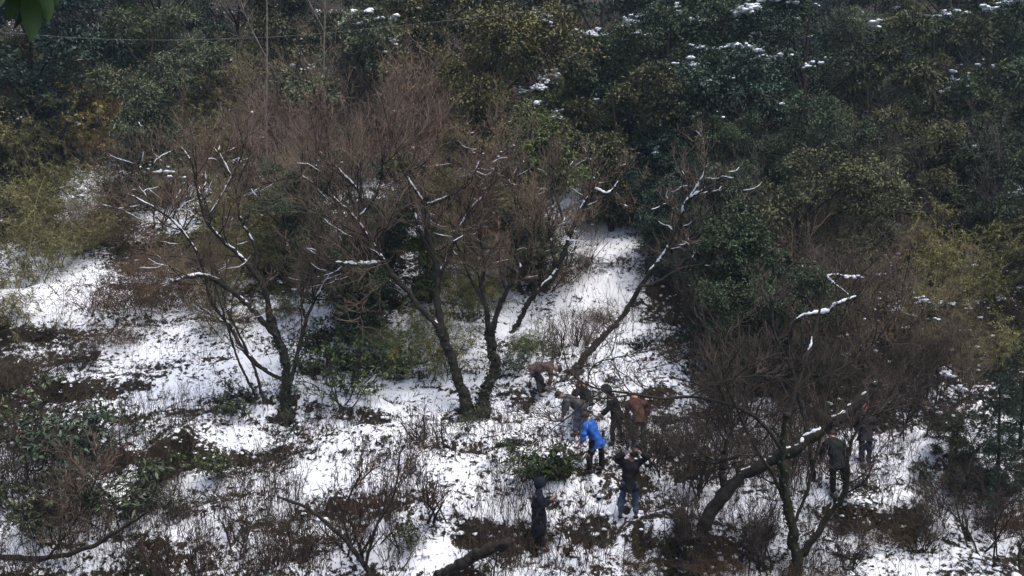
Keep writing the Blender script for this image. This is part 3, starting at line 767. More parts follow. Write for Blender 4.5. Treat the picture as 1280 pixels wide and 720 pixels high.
for i, (u, v0, v1, r, h, lab) in enumerate([(333, 112, -30, 2.0, 7, 'tall pale bare trunk standing upright near the top edge, left of centre'),
                                            (405, 78, -40, 1.7, 6, 'slim pale trunk beside snow clots at the top edge')]):
    vg = v0
    while at(u, vg, 36.5)[2] > float(H(at(u, vg, 36.5)[0], 36.5)): vg += 2
    hero('pale_trunk_tree', lab, [((0, 0), [(u, vg, r * 1.5), (u, v0, r * 1.2), (u + 1, (v0 + v1) / 2, r), (u - 1, v1, r * .7)]),
                                  ((0, .3), [(u, v0 - 40, r * .6), (u - 25, v0 - 90, r * .5), (u - 40, v0 - 140, r * .3)])],
         920 + i, 14, 60, 200, 1.0, mat='pale_bark', y0=36.5, twig=(.16, .13, .11), sink=False)

# ---------------------------------------------------------------- nearer shrubs and clumps placed one by one
def near(kind, u, v, h, col, label, var=None, snow=False, twig=None, squash=None, name=None, cat=None, group=None):
    g = gp(u, v); g[2] -= .03
    t = plant(kind, g, h, col, var, snow, name, twig, squash)
    return tag(t, label, cat or CATS[kind], group)
near_extra = [('S', 402, 470, 1.7, (.065, .09, .036), 'small green sapling between the leaning fruit tree and slender sapling', 0), ('Y', 470, 440, 1.5, (.085, .12, .045), 'green bamboo tuft between slender sapling and bright bamboo', 0), ('Y', 530, 430, 1.9, (.12, .125, .045), 'yellow-green bamboo left of the forked tree stem', 1),
              ('S', 640, 470, 1.3, (.07, .10, .045), 'pale leafy sapling right of the crooked tree', 1), ('Y', 590, 400, 2.0, (.10, .11, .042), 'olive green bamboo seen between forked and crooked trees', 2), ('E', 470, 345, 2.6, (.045, .062, .03), 'green bush behind the left limb of the forked tree', 4),
              ('S', 300, 520, 1.0, (.045, .058, .028), 'low green shrub left of leaning fruit tree foot', 2), ('S', 520, 690, 1.0, (.05, .06, .03), 'small leafy shrub left of the cut log', 1), ('S', 1180, 620, 1.2, (.04, .055, .026), 'dark leafy shrub beside the right earth bank', 0),
              ('Y', 275, 420, 1.6, (.095, .09, .036), 'olive bamboo stems in front of the leaning fruit tree', 2), ('Y', 350, 400, 1.5, (.08, .10, .04), 'green bamboo right behind leaning fruit tree trunk', 0)]
BRN = (.075, .054, .036); OLV = (.085, .085, .03)
for (k, u, v, h, c, lab, vr) in near_extra: near(k, u, v, h, c, lab, vr)
near('V', 25, 475, 1.4, (.05, .045, .024), 'brown bramble thicket at left edge below the snow mound', 0, twig=BRN)
near('T', 95, 468, 1.5, (.06, .045, .026), 'brown bramble thicket right of the one at the left edge', 1, twig=BRN)
near('V', 150, 425, 1.1, BRN, 'small reddish brown bramble at the end of the snow mound', 2, twig=(.095, .055, .036))
near('V', 165, 385, 2.2, (.07, .05, .03), 'dark brown creeper mound with hanging stems left of the leaning fruit tree', 1, twig=(.085, .055, .03))
near('V', 215, 378, 1.7, (.06, .05, .025), 'low dark creeper mound touching the leaning fruit tree', 0, twig=(.07, .05, .03))
near('Y', 45, 318, 2.4, (.10, .095, .036), 'olive green bush above the snow mound at left edge', 2)
near('V', 128, 300, 2.0, (.07, .052, .034), 'brown creeper tangle between the two upper left snow patches', 1, twig=(.08, .056, .036))
near('T', 150, 262, 2.6, BRN, 'brown leafless brush over the upper left snow', 1, twig=(.11, .08, .056))
near('Y', 70, 262, 2.4, OLV, 'olive bamboo left of the upper snow patch', 2)
near('Y', 110, 320, 2.2, OLV, 'olive bamboo beside the brown creeper mound', 0)
near('S', 436, 512, 2.6, (.07, .095, .036), 'slender green sapling left of the bamboo at slope centre', 1, squash=1.0)
near('Y', 500, 470, 1.8, (.10, .145, .05), 'bright green bamboo clump left of the forked tree', 2, squash=1.2)
near('Y', 560, 470, 2.4, (.17, .155, .05), 'yellowish bamboo clump behind the forked tree', 1)
near('E', 455, 392, 2.2, (.026, .038, .020), 'round dark evergreen bush under the snowy stub branch', 2)
near('E', 385, 340, 2.6, (.030, .044, .024), 'dark evergreen bush behind the right limb of leaning fruit tree', 3)
near('Y', 330, 345, 2.6, (.085, .075, .03), 'brownish olive bamboo behind the leaning fruit tree', 0)
near('S', 520, 478, .8, (.03, .04, .02), 'low dark bush on snow below the bright bamboo', 0)
near('S', 492, 478, .8, (.03, .036, .02), 'low dark bush left of the forked tree foot', 1)
near('Y', 665, 445, 1.1, (.11, .15, .06), 'pale green bamboo sprays beside the crooked tree', 2, squash=1.4)
near('S', 580, 545, .8, (.05, .07, .03), 'green leafy shoots at the root mound of forked tree', 1)
near('V', 688, 350, 2.0, (.10, .06, .04), 'reddish brown creeper hung on the snow-capped tree', 2, twig=(.10, .06, .042), squash=.7)
near('V', 745, 400, .9, (.05, .03, .02), 'small dark stump sprouting shoots in the gully', 2)
near('Q', 705, 445, 1.5, (.08, .06, .05), 'thin upright bare shoots standing in the snow gully', 1, twig=(.09, .065, .05), squash=.8, name='bare_shoots', cat='shrub')
near('S', 662, 608, 1.25, (.040, .060, .022), 'broad-leaved evergreen shrub above the hooded person', 2, squash=1.15)
near('S', 690, 604, .8, (.045, .062, .022), 'smaller broad-leaved shrub right of the evergreen shrub', 2)
near('E', 880, 412, 3.0, (.024, .038, .026), 'dark evergreen bush behind the leaning tree', 3)
near('E', 895, 430, 3.4, (.022, .036, .024), 'dark evergreen bush right of leaning tree', 0)
near('E', 868, 345, 2.8, (.028, .040, .030), 'dark bushy tree on right side of the gully', 4)
near('E', 862, 285, 3.0, (.026, .038, .032), 'dark tree shading the top of the gully', 1)
for i, (u, v, h, lab) in enumerate([
        (820, 585, 2.0, 'bare brown brush screening the person in rust jacket'), (930, 540, 3.0, 'tall bare brush above the fallen trunk'),
        (875, 620, 2.3, 'bare brush standing left of the fallen trunk foot'), (1040, 525, 3.0, 'bare brush behind upper end of fallen trunk'),
        (1120, 545, 2.7, 'bare brush right of fallen trunk end'),
        (1170, 515, 2.4, 'thin grey brush beside the snowy clearing at right'), (850, 690, 1.6, 'low bare brush at bottom edge right of the jeans person'),
        (1150, 690, 1.8, 'thin bare brush at bottom edge, lower right snow'), (1225, 690, 2.3, 'bare brush at lower right corner'), (890, 480, 3.0, 'bare brush in front of the dark evergreen bushes'), (950, 712, 1.9, 'bare brush at bottom edge between fallen trunk and thicket tree'), (1060, 716, 1.3, 'bare brush at bottom edge right of the thicket tree')]):
    near('T', u, v, h, BRN, lab, i % 4, twig=(.068, .052, .041), name='bare_brush', cat='brush', group='bare brush on the right of the slope')
near('C', 1245, 640, 3.6, (.022, .042, .024), 'dark green conifer at right edge', 0)
near('C', 1275, 560, 3.0, (.020, .038, .022), 'dark conifer half out of the right edge', 1)
near('E', 1195, 590, 1.5, (.035, .04, .02), 'dark bush overhanging the earth bank at right', 2)
near('E', 1165, 470, 2.4, (.05, .055, .03), 'dull olive bush above the right clearing', 3, snow=True)
near('V', 1100, 668, .9, (.04, .04, .02), 'dark low bramble below the standing dark person', 2)
near('V', 890, 708, 1.0, (.03, .035, .018), 'dark bramble at foot of the fallen trunk', 0)
near('V', 1010, 725, .9, (.03, .035, .018), 'dark bramble at foot of the thicket tree', 1)
near('V', 800, 706, .7, (.03, .04, .018), 'dark low bramble at bottom edge below the jeans person', 2)
near('V', 1270, 660, 1.1, (.04, .03, .02), 'dark bramble at the right edge corner', 1)
for i, (u, v, h, c, lab) in enumerate([
        (30, 560, 1.9, (.05, .065, .03), 'green leafy shrub at left edge, upper of the corner shrubs'), (80, 590, 1.8, (.045, .06, .04), 'bluish green leafy shrub in the left corner'),
        (130, 560, 1.5, (.04, .055, .026), 'dark leafy shrub left of the earth bank'), (60, 680, 1.9, (.045, .055, .03), 'leafy shrub low in the left corner'),
        (150, 660, 1.6, (.05, .06, .035), 'leafy shrub below the left earth bank'), (190, 610, 1.0, (.04, .05, .02), 'fern-like shrub growing on the left earth bank'),
        (265, 600, .9, (.045, .055, .02), 'olive fern-like shrub at right end of the earth bank'), (110, 640, 1.6, (.05, .06, .04), 'thin leafy shrub between the corner shrubs'),
        (225, 655, 1.1, (.045, .05, .035), 'small grey-green shrub below the earth bank'), (20, 640, 2.0, (.04, .05, .03), 'tall stemmed shrub at left edge near the bottom')]):
    near('S', u, v, h, tuple(q * 1.4 for q in c), lab, (0, 2, 0, 1, 2, 2, 2, 1, 1, 0)[i], group='leafy shrubs in the lower left corner')
for i, (u, v, h, lab) in enumerate([(470, 700, 1.5, 'bare brown shrub left of the cut log'), (520, 640, 1.2, 'bare brown shrub on the lower snow, centre'), (300, 690, 1.3, 'bare shrub near bottom edge left of the arching sapling'),
                                    (380, 700, 1.3, 'bare shrub under the arching sapling'), (245, 715, 1.3, 'bare shrub at bottom edge below small grey-green shrub'), (620, 720, 1.1, 'bare shrub beside the end of the cut log'),
                                    (720, 690, 1.1, 'bare shrub right of the hooded person'), (560, 560, 1.3, 'slim bare shrub below the forked tree')]):
    near('Q', u, v, h, BRN, lab, i % 3, twig=(.06, .040, .030), name='bare_shrub', cat='shrub', group='bare shrubs on the lower snow')

# ---------------------------------------------------------------- uncountable ground cover
def scatter(rng, n, dens, ymax=40):
    out = []; got = 0
    while got < n:
        x = rng.uniform(-20, 20, 60000); y = rng.uniform(16, ymax, 60000)
        z = H(x, y); u, v, _ = project(np.stack([x, y, z], -1))
        keep = (u > -40) & (u < 1320) & (v < 760) & (rng.rand(60000) < dens(u, v, x, y))
        P = np.column_stack([x, y, z])[keep]; out.append(P); got += len(P)
    return np.concatenate(out)[:n]
def stalks():
    rng = np.random.RandomState(77); mb = MB()
    def dens(u, v, x, y):
        d = .10 + .55 * np.exp(-(((u - 420) / 300) ** 4 + ((v - 640) / 100) ** 4)) + .6 * np.exp(-(((u - 960) / 170) ** 4 + ((v - 600) / 130) ** 4)) + .3 * np.exp(-(((u - 700) / 60) ** 2 + ((v - 420) / 60) ** 2)) + .3 * np.exp(-(((u - 80) / 150) ** 4 + ((v - 620) / 120) ** 4))
        return d * (.06 + 1.6 * sstep(-.05, .35, fbm(x * .9, y * .9 + 50, 3)))
    n = 6500; P = scatter(rng, n, dens, 34)
    L = .15 + .95 * rng.rand(n) ** 1.6
    Q = grow(rng, P - [0, 0, .03], np.column_stack([rng.randn(n, 2) * .22, np.ones(n)]), L, 5, .10, .05)
    Rd = taper(.0045 + .0045 * rng.rand(n), np.full(n, .003), 5); add_tubes(mb, Q, Rd, 3, rng.rand(n))
    m = 16000; S, D, r = children(rng, Q, Rd, m, .35, (25, 60), .5)
    B = grow(rng, S, D, .08 + .22 * rng.rand(m), 4, .15, .1); add_tubes(mb, B, taper(np.full(m, .004), np.full(m, .0022), 4), 3, rng.rand(m))
    tag(obj('dry_stalks', mb.mesh('dry_stalks', 'twig'), None, (.058, .040, .030)), 'thin dry brown weed stalks sticking out of the snow', 'weeds', kind='stuff')
def tufts():
    rng = np.random.RandomState(78); mb = MB()
    def dens(u, v, x, y): return (.05 + .95 * sstep(.05, .45, fbm(x / 1.2 + 20, y / .8, 4))) * (1 - .85 * sstep(.55, 1.0, snow_amount(x, y, H(x, y), x * 0)))
    n = 10000; P = scatter(rng, n, dens, 38); per = 8
    C = np.repeat(P, per, 0); m = len(C)
    D = np.column_stack([rng.randn(m, 2) * .8, .25 + .6 * rng.rand(m)])
    leafquads(mb, C + rng.randn(m, 3) * [.05, .05, .01], D, norm(rng.randn(m, 3) * .4 + [0, 0, 1]), .07 + .16 * rng.rand(m), .02 + .035 * rng.rand(m), rng.rand(m))
    tag(obj('ground_plants', mb.mesh('ground_plants', 'leaf'), None, (.038, .040, .020)), 'small dark weeds and grass tufts poking through snow', 'weeds', kind='stuff')
    mb = MB(); n = 20000
    def dens2(u, v, x, y): return (.08 + .92 * sstep(-.05, .4, fbm(x / 1.7 + 5, y / 1.2, 4)))
    P = scatter(rng, n, dens2, 36); P[:, 2] += .045 + .02 * rng.rand(n)
    leafquads(mb, P, norm(rng.randn(n, 3) * [1, 1, .25] + [0, -.2, .1]), norm(rng.randn(n, 3) * .4 + [0, 0, 1]), .035 + .08 * rng.rand(n), .02 + .04 * rng.rand(n), rng.rand(n))
    tag(obj('leaf_litter', mb.mesh('leaf_litter', 'blade'), None, (.035, .026, .016)), 'dead leaves scattered over the snow', 'leaf litter', kind='stuff')
def bank_grass():
    rng = np.random.RandomState(81); mb = MB()
    def dens(u, v, x, y):
        e = .08; sl = (H(x, y + e) - H(x, y - e)) / (2 * e)
        return sstep(1.0, 1.8, sl)
    n = 2400; P = scatter(rng, n, dens, 34); C = np.repeat(P, 4, 0); m = len(C)
    D = np.column_stack([rng.randn(m) * .6, -.5 - .5 * rng.rand(m), rng.randn(m) * .5])
    leafquads(mb, C + rng.randn(m, 3) * .04, D, norm(rng.randn(m, 3) * .5 + [0, -.5, 1]), .08 + .22 * rng.rand(m), .012 + .025 * rng.rand(m), rng.rand(m))
    tag(obj('bank_grass', mb.mesh('bank_grass', 'blade'), None, (.042, .034, .017)), 'dry grass and roots hanging over the earth banks', 'grass', kind='stuff')
def tall_stems():
    rng = np.random.RandomState(83); mb = MB()
    def dens(u, v, x, y):
        d = .7 * np.exp(-(((u - 90) / 150) ** 4 + ((v - 650) / 110) ** 4)) + .55 * np.exp(-(((u - 430) / 200) ** 4 + ((v - 690) / 75) ** 4)) + .75 * np.exp(-(((u - 960) / 140) ** 4 + ((v - 500) / 120) ** 4)) + .22 * np.exp(-(((u - 980) / 200) ** 4 + ((v - 660) / 60) ** 4)) + .35 * np.exp(-(((u - 700) / 120) ** 4 + ((v - 700) / 40) ** 4)) + .3 * np.exp(-(((u - 715) / 40) ** 2 + ((v - 440) / 40) ** 2))
        return d * sstep(-.05, .3, fbm(x * 1.1 + 9, y * 1.1 + 70, 3))
    n = 2500; P = scatter(rng, n, dens, 33); L = .5 + 1.3 * rng.rand(n) ** 1.6
    Q = grow(rng, P - [0, 0, .04], np.column_stack([rng.randn(n, 2) * .25, np.ones(n)]), L, 7, .11, .04)
    Rd = taper(.006 + .006 * rng.rand(n), np.full(n, .003), 7); add_tubes(mb, Q, Rd, 4, rng.rand(n))
    m = 10500; S, D, r = children(rng, Q, Rd, m, .3, (25, 60), .4)
    B = grow(rng, S, D, .12 + .4 * rng.rand(m), 5, .16, .08); Rb = taper(np.full(m, .0048), np.full(m, .0026), 5); add_tubes(mb, B, Rb, 3, rng.rand(m))
    tag(obj('tall_dry_stems', mb.mesh('tall_dry_stems', 'twig'), None, (.062, .043, .032)), 'tall thin bare stems in dense stands over the snow', 'stems', kind='stuff')
def snow_crumbs():
    rng = np.random.RandomState(84); mb = MB()
    def dens(u, v, x, y):
        e = .08; sl = (H(x, y + e) - H(x, y - e)) / (2 * e)
        return .03 + .6 * sstep(.8, 1.3, sl)
    n = 1600; P = scatter(rng, n, dens, 32); P[:, 2] += .03
    lumps(mb, rng, P, .02 + .07 * rng.rand(n) ** 2.2, .55)
    tag(obj('snow_crumbs', mb.mesh('snow_crumbs', 'snow', True)), 'small crumbs of snow caught on the banks and weeds', 'snow', kind='stuff')
stalks(); tall_stems(); tufts(); bank_grass(); snow_crumbs()
def undergrowth():
    rng = np.random.RandomState(79); mb = MB()
    n = 1500; x = rng.uniform(-32, 32, n); y = rng.uniform(33, 60, n); P = np.column_stack([x, y, H(x, y)])
    s = snow_amount(x, y, P[:, 2], np.zeros(n)); P = P[s < .45]
    C = np.repeat(P, 24, 0); m = len(C); C = C + rng.randn(m, 3) * [.35, .35, .0] + np.column_stack([np.zeros((m, 2)), np.abs(rng.randn(m)) * .45])
    leafquads(mb, C, rng.randn(m, 3) + [0, -.3, .2], norm(rng.randn(m, 3) * .6 + [0, 0, 1]), .10 + .14 * rng.rand(m), .04 + .05 * rng.rand(m), rng.rand(m))
    tag(obj('undergrowth', mb.mesh('undergrowth', 'leaf'), None, (.042, .046, .022)), 'low dark undergrowth on the forest floor between the trees', 'undergrowth', kind='stuff')
undergrowth()

# ---------------------------------------------------------------- snow caught on the foliage, laid where it meets real leaves
def snow_clots():
    rng = np.random.RandomState(91)
    bpy.context.view_layer.update()
    dg = bpy.context.evaluated_depsgraph_get(); acc = {}
    def hit(u, v):
        d = Vector(ray(u, v)).normalized()
        ok, p, n, i, o, m = scene.ray_cast(dg, Vector(CAM), d)
        if not ok: return None
        while o.parent: o = o.parent
        return (o.original.name, np.array(p), p.y) if o.original.get('category') in ('tree', 'bamboo', 'shrub', 'thicket', 'brush') else None
    for (u, v, su, sv, n, r) in [
            (1020, 80, 16, 5, 34, .085), (968, 62, 8, 4, 12, .07), (1015, 45, 6, 3, 8, .05), (880, 60, 12, 3, 10, .05), (908, 58, 10, 2, 8, .05), (680, 127, 9, 7, 22, .07), (690, 140, 20, 3, 20, .055), (700, 148, 5, 4, 8, .06),
            (820, 190, 3, 8, 10, .06), (685, 28, 9, 6, 18, .06), (703, 14, 6, 10, 14, .06), (790, 22, 20, 3, 14, .05), (800, 42, 22, 4, 16, .05), (846, 8, 4, 8, 8, .07), (868, 80, 8, 3, 8, .05), (955, 100, 8, 4, 8, .04), (935, 116, 5, 4, 6, .05),
            (968, 128, 9, 3, 10, .05), (905, 142, 3, 6, 6, .05), (975, 155, 4, 5, 8, .06), (850, 130, 8, 5, 8, .04), (1250, 46, 6, 3, 8, .06), (1200, 79, 3, 3, 5, .05), (1222, 184, 6, 3, 6, .05), (1155, 130, 5, 5, 5, .04), (375, 64, 10, 8, 18, .05),
            (385, 86, 9, 5, 12, .05), (397, 16, 6, 6, 10, .05), (286, 75, 6, 2, 6, .05), (525, 8, 10, 4, 12, .05), (72, 16, 10, 5, 10, .05), (62, 74, 4, 6, 7, .05), (180, 205, 16, 4, 14, .05), (200, 212, 20, 6, 26, .06), (228, 226, 8, 5, 10, .05),
            (100, 240, 8, 14, 26, .06), (1182, 468, 8, 8, 22, .07), (1196, 486, 6, 6, 14, .06), (1003, 333, 8, 3, 14, .045), (1062, 347, 11, 2, 16, .045), (1120, 379, 6, 2, 6, .04), (650, 205, 14, 14, 7, .03), (620, 195, 20, 12, 7, .03),
            (100, 158, 8, 4, 8, .04), (20, 150, 14, 6, 8, .04), (740, 200, 30, 12, 7, .03), (560, 190, 40, 20, 7, .03), (420, 200, 40, 20, 7, .03), (300, 145, 40, 20, 7, .03), (1085, 110, 30, 30, 10, .04), (900, 100, 50, 40, 26, .035),
            (760, 60, 50, 40, 20, .03), (620, 60, 50, 40, 14, .03), (1230, 120, 40, 50, 12, .04), (60, 130, 50, 40, 14, .035), (480, 40, 60, 30, 12, .03), (1100, 420, 60, 30, 7, .03), (1160, 400, 40, 40, 7, .03), (60, 420, 60, 20, 22, .03)]:
        th = rng.uniform(-.35, .35)
        a = rng.randn(n); b = rng.randn(n); d0 = None
        for k in range(n):
            h = hit(u + a[k] * su * .55, v + b[k] * sv * .55 + a[k] * su * .5 * math.tan(th))
            if not h: continue
            if d0 is None or h[2] < d0 - 1.5: d0 = h[2] if d0 is None else d0
            if abs(h[2] - d0) > 1.6: continue
            acc.setdefault(h[0], []).append((h[1] + [0, -.02, .02], r * (.45 + .8 * rng.rand() ** 1.5)))
    for nm, lst in acc.items():
        o = bpy.data.objects[nm]; mb = MB(); inv = np.array(o.matrix_world.inverted())
        P = np.array([p for p, r in lst]); b0 = np.array(o.matrix_world.translation)
        lumps(mb, rng, P - b0, np.array([r for p, r in lst]), .65)
        c = bpy.data.objects.new('snow', mb.mesh('caught_snow', 'snow', True)); COL.objects.link(c)
        c.parent = o; c['kind'] = 'stuff'
        c.matrix_parent_inverse = o.matrix_world.inverted(); c.location = b0.tolist()
snow_clots()

# ---------------------------------------------------------------- people
def cloth_mat(name, col, rough=.85):
    return plain_mat(name, col, rough, tuple(c * .5 for c in col), 11, .6, .2)
M['skin'] = plain_mat('skin', (.36, .21, .15), .6, (.30, .17, .12), 20)
M['hair'] = plain_mat('hair', (.012, .010, .009), .6, (.02, .016, .013), 30)
M['eye'] = plain_mat('eye', (.02, .015, .012), .3)
M['boot'] = plain_mat('boot', (.03, .025, .02), .7)
M['olive_boot'] = plain_mat('olive_boot', (.07, .065, .035), .7)
M['phone'] = plain_mat('phone', (.02, .02, .022), .3)
M['jeans'] = cloth_mat('jeans', (.085, .12, .18)); M['grey_jeans'] = cloth_mat('grey_jeans', (.11, .125, .16)); M['dark_jeans'] = cloth_mat('dark_jeans', (.03, .042, .075))
M['black_cloth'] = cloth_mat('black_cloth', (.014, .014, .017)); M['navy'] = cloth_mat('navy', (.014, .019, .030)); M['blue'] = cloth_mat('blue', (.028, .12, .46), .7)
M['mauve'] = cloth_mat('mauve', (.105, .075, .068)); M['grey_cloth'] = cloth_mat('grey_cloth', (.085, .08, .085)); M['charcoal'] = cloth_mat('charcoal', (.03, .028, .03))
M['rust'] = cloth_mat('rust', (.085, .038, .027)); M['grey_trousers'] = cloth_mat('grey_trousers', (.09, .085, .09)); M['dark_green'] = cloth_mat('dark_green', (.014, .02, .02))

def skinned(name, V, E, Rd, mat, parent, root=0, sub=2):
    me = bpy.data.meshes.new(name); me.from_pydata([tuple(map(float, v)) for v in V], E, [])
    o = bpy.data.objects.new(name, me); COL.objects.link(o)
    m = o.modifiers.new('skin', 'SKIN'); m.use_smooth_shade = True; m.branch_smoothing = .4
    sv = me.skin_vertices[0].data
    for i, r in enumerate(Rd):
        sv[i].radius = (r, r) if np.isscalar(r) else r
        sv[i].use_root = (i == root)
    s = o.modifiers.new('sub', 'SUBSURF'); s.levels = sub; s.render_levels = sub
    dg = bpy.context.evaluated_depsgraph_get(); dg.update()
    nm = bpy.data.meshes.new_from_object(o.evaluated_get(dg)); nm.name = name
    nm.materials.clear(); nm.materials.append(M[mat])
    bpy.data.objects.remove(o, do_unlink=True)
    if mat != 'skin':
        co = np.zeros(len(nm.vertices) * 3); nm.vertices.foreach_get('co', co); co = co.reshape(-1, 3)
        nv = np.zeros(len(nm.vertices) * 3); nm.vertices.foreach_get('normal', nv); nv = nv.reshape(-1, 3)
        am = noise(co[:, 0] * 9 + 4 * co[:, 1], co[:, 2] * 16 + 3 * co[:, 1]) + .6 * noise(co[:, 1] * 14, co[:, 2] * 9 + co[:, 0] * 11)
        co = co + nv * (am * .048)[:, None]; nm.vertices.foreach_set('co', co.ravel())
    q = obj(name, nm, parent)
    return q
def person(label, u, v, J, jacket, trousers, shoes='boot', hair='hair', hood=None, s=1.0, face=(0, -1, 0), coat=0.0, dy=0.0, rz=0.0):
    """J: joints in metres, x to the right of the picture, y away from the camera, z up from the feet"""
    g = gp(u, v); g = g + [0, dy, 0]
    if dy: g[2] = float(H(g[0], g[1]))
    root = empty('person', g, rz, s)
    J = {k: np.array(p, float) for k, p in J.items()}
    face = norm(np.array(face, float)); zup = norm(J['head'] - J['neck'])
    face = norm(face - zup * (face @ zup)); side = np.cross(face, zup)
    hd = J['head']
    # body: one continuous surface
    V = [J['pelvis'], J['chest'], J['neck'], hd - zup * .03 + face * .015, hd + zup * .05, hd + zup * .105]
    E = [(0, 1), (1, 2), (2, 3), (3, 4), (4, 5)]; Rd = [.10, .10, .058, .086, .102, .066]
    V.append(hd + face * .115 + zup * .01); E.append((4, 6)); Rd.append(.014)          # nose
    for sg in (-1, 1):
        V.append(hd + side * sg * .10 + zup * .015); E.append((4, len(V) - 1)); Rd.append(.018)   # ears
    for a in 'LR':
        hip, kn, an, toe = J['hip' + a], J['knee' + a], J['ankle' + a], J['toe' + a]
        i = len(V); V += [hip, kn, an, toe]; E += [(0, i), (i, i + 1), (i + 1, i + 2), (i + 2, i + 3)]; Rd += [.085, .055, .042, .035]
        sh, el, wr = J['sh' + a], J['el' + a], J['wr' + a]
        i = len(V); d = norm(wr - el); palm = wr + d * .075
        V += [sh, el, wr, palm]; E += [(1, i), (i, i + 1), (i + 1, i + 2), (i + 2, i + 3)]; Rd += [.06, .042, .028, (.036, .02)]
        sd_ = norm(np.cross(d, [.1, 1, .3])); nn = np.cross(sd_, d)
        for f in range(4):
            k = f - 1.5; p1 = palm + d * .045 + sd_ * .019 * k; p2 = p1 + norm(d + nn * .7) * (.045 - .006 * abs(k - .3))
            i2 = len(V); V += [p1, p2]; E += [(i + 3, i2), (i2, i2 + 1)]; Rd += [.0095, .008]
        th = wr + d * .03 + sd_ * .035; i2 = len(V); V += [th, th + norm(d + sd_ * .8 + nn * .4) * .045]; E += [(i + 2, i2), (i2, i2 + 1)]; Rd += [.012, .009]
    skinned('body', V, E, Rd, 'skin', root)
    # jacket
    low = J['pelvis'] + norm(J['pelvis'] - J['chest']) * (.12 + coat)
    mid = (J['pelvis'] + J['chest']) / 2 + np.array(J.get('bulge', (0, 0, 0)))
    V = [J['pelvis'], mid, J['chest'], J['neck'] - zup * .02, low]; E = [(0, 1), (1, 2), (2, 3), (0, 4)]; Rd = [.18, .185, .185, .095, .18 + coat * .1]
    for a in 'LR':
        i = len(V); V += [J['sh' + a], J['el' + a], J['wr' + a]]; E += [(2, i), (i, i + 1), (i + 1, i + 2)]; Rd += [.10, .078, .058]
    jk = skinned('jacket', V, E, Rd, jacket, root)
    # trousers
    V = [J['pelvis']]; E = []; Rd = [.115]
    for a in 'LR':
        i = len(V); V += [J['hip' + a], (J['hip' + a] + J['knee' + a]) / 2, J['knee' + a], J['ankle' + a] + [0, 0, .02]]
        E += [(0, i), (i, i + 1), (i + 1, i + 2), (i + 2, i + 3)]; Rd += [.10, .098, .08, .068]
    skinned('trousers', V, E, Rd, trousers, root)
    for a in 'LR':
        an, toe = J['ankle' + a], J['toe' + a]; hl = an - norm(toe - an) * .05
        skinned('shoe', [an + [0, 0, .03], an - [0, 0, .02], toe, hl - [0, 0, .02]], [(0, 1), (1, 2), (1, 3)], [.055, .055, .045, .05], shoes, root, 1)
    # hair or hood
    mb = MB(); nu, nv = 14, 9; VV = []
    for j in range(nv):
        for i in range(nu):
            a = 2 * math.pi * i / nu; p = math.pi * j / (nv - 1)
            ca = math.cos(a)                       # +1 towards the face
            reach = (1.05 + 1.0 * (1 - (ca + 1) / 2)) if not hood else (1.0 + 1.75 * (1 - ((ca + 1) / 2) ** 2.2))
            th = p / math.pi * reach
            rr = (.118 if not hood else .152) * (1 + .05 * noise(i * .9, j * .7))
            VV.append(hd + zup * (.01 if hood else .035) - face * (.02 if hood else 0) + zup * math.cos(th) * rr * 1.12 + (face * ca + side * math.sin(a)) * math.sin(th) * rr)
    F = []
    for j in range(nv - 1):
        for i in range(nu): F.append((j * nu + i, j * nu + (i + 1) % nu, (j + 1) * nu + (i + 1) % nu, (j + 1) * nu + i))
    mb.add(VV, F); obj('hood' if hood else 'hair', mb.mesh('hair', hood or hair, True), root)
    for sg in (-1, 1):
        e = MB(); lumps(e, np.random.RandomState(1), (hd + face * .088 + side * sg * .034 + zup * .035)[None], np.array([.011]), 1.0)
        obj('eye', e.mesh('eye', 'eye', True), root)
    tag(root, label, 'person', 'people working on the snowy slope')
    return root
def legs(pel, aL, aR, kfL=(0, -.06, 0), kfR=(0, -.06, 0), w=.10, toe=(0, -.17, -.06), axis=(1, 0, 0)):
    pel = np.array(pel, float); ax = np.array(axis, float)
    d = {'pelvis': pel}
    for a, sg, an, kf in (('L', -1, aL, kfL), ('R', 1, aR, kfR)):
        an = np.array(an, float); hip = pel + ax * sg * w - [0, 0, .04]
        d['hip' + a] = hip; d['ankle' + a] = an; d['knee' + a] = (hip + an) / 2 + np.array(kf); d['toe' + a] = an + np.array(toe)
    return d
Jt = lambda **k: k
# facing away, hands behind the head
d = legs((0, 0, .90), (-.20, 0, .09), (.17, 0, .09), (-.03, .05, 0), (.03, .05, 0), toe=(0, .15, -.05))
person('person in black jacket and blue jeans with both hands raised to the head', 786, 650,
       {**d, 'chest': (.03, .02, 1.30), 'neck': (.06, .02, 1.48), 'head': (.09, .0, 1.58), 'shL': (-.16, .02, 1.40), 'shR': (.23, .02, 1.40), 'elL': (-.36, -.05, 1.50), 'elR': (.43, -.05, 1.50), 'wrL': (-.10, -.10, 1.63), 'wrR': (.24, -.10, 1.64)},
       'black_cloth', 'jeans', face=(0, 1, -.2))
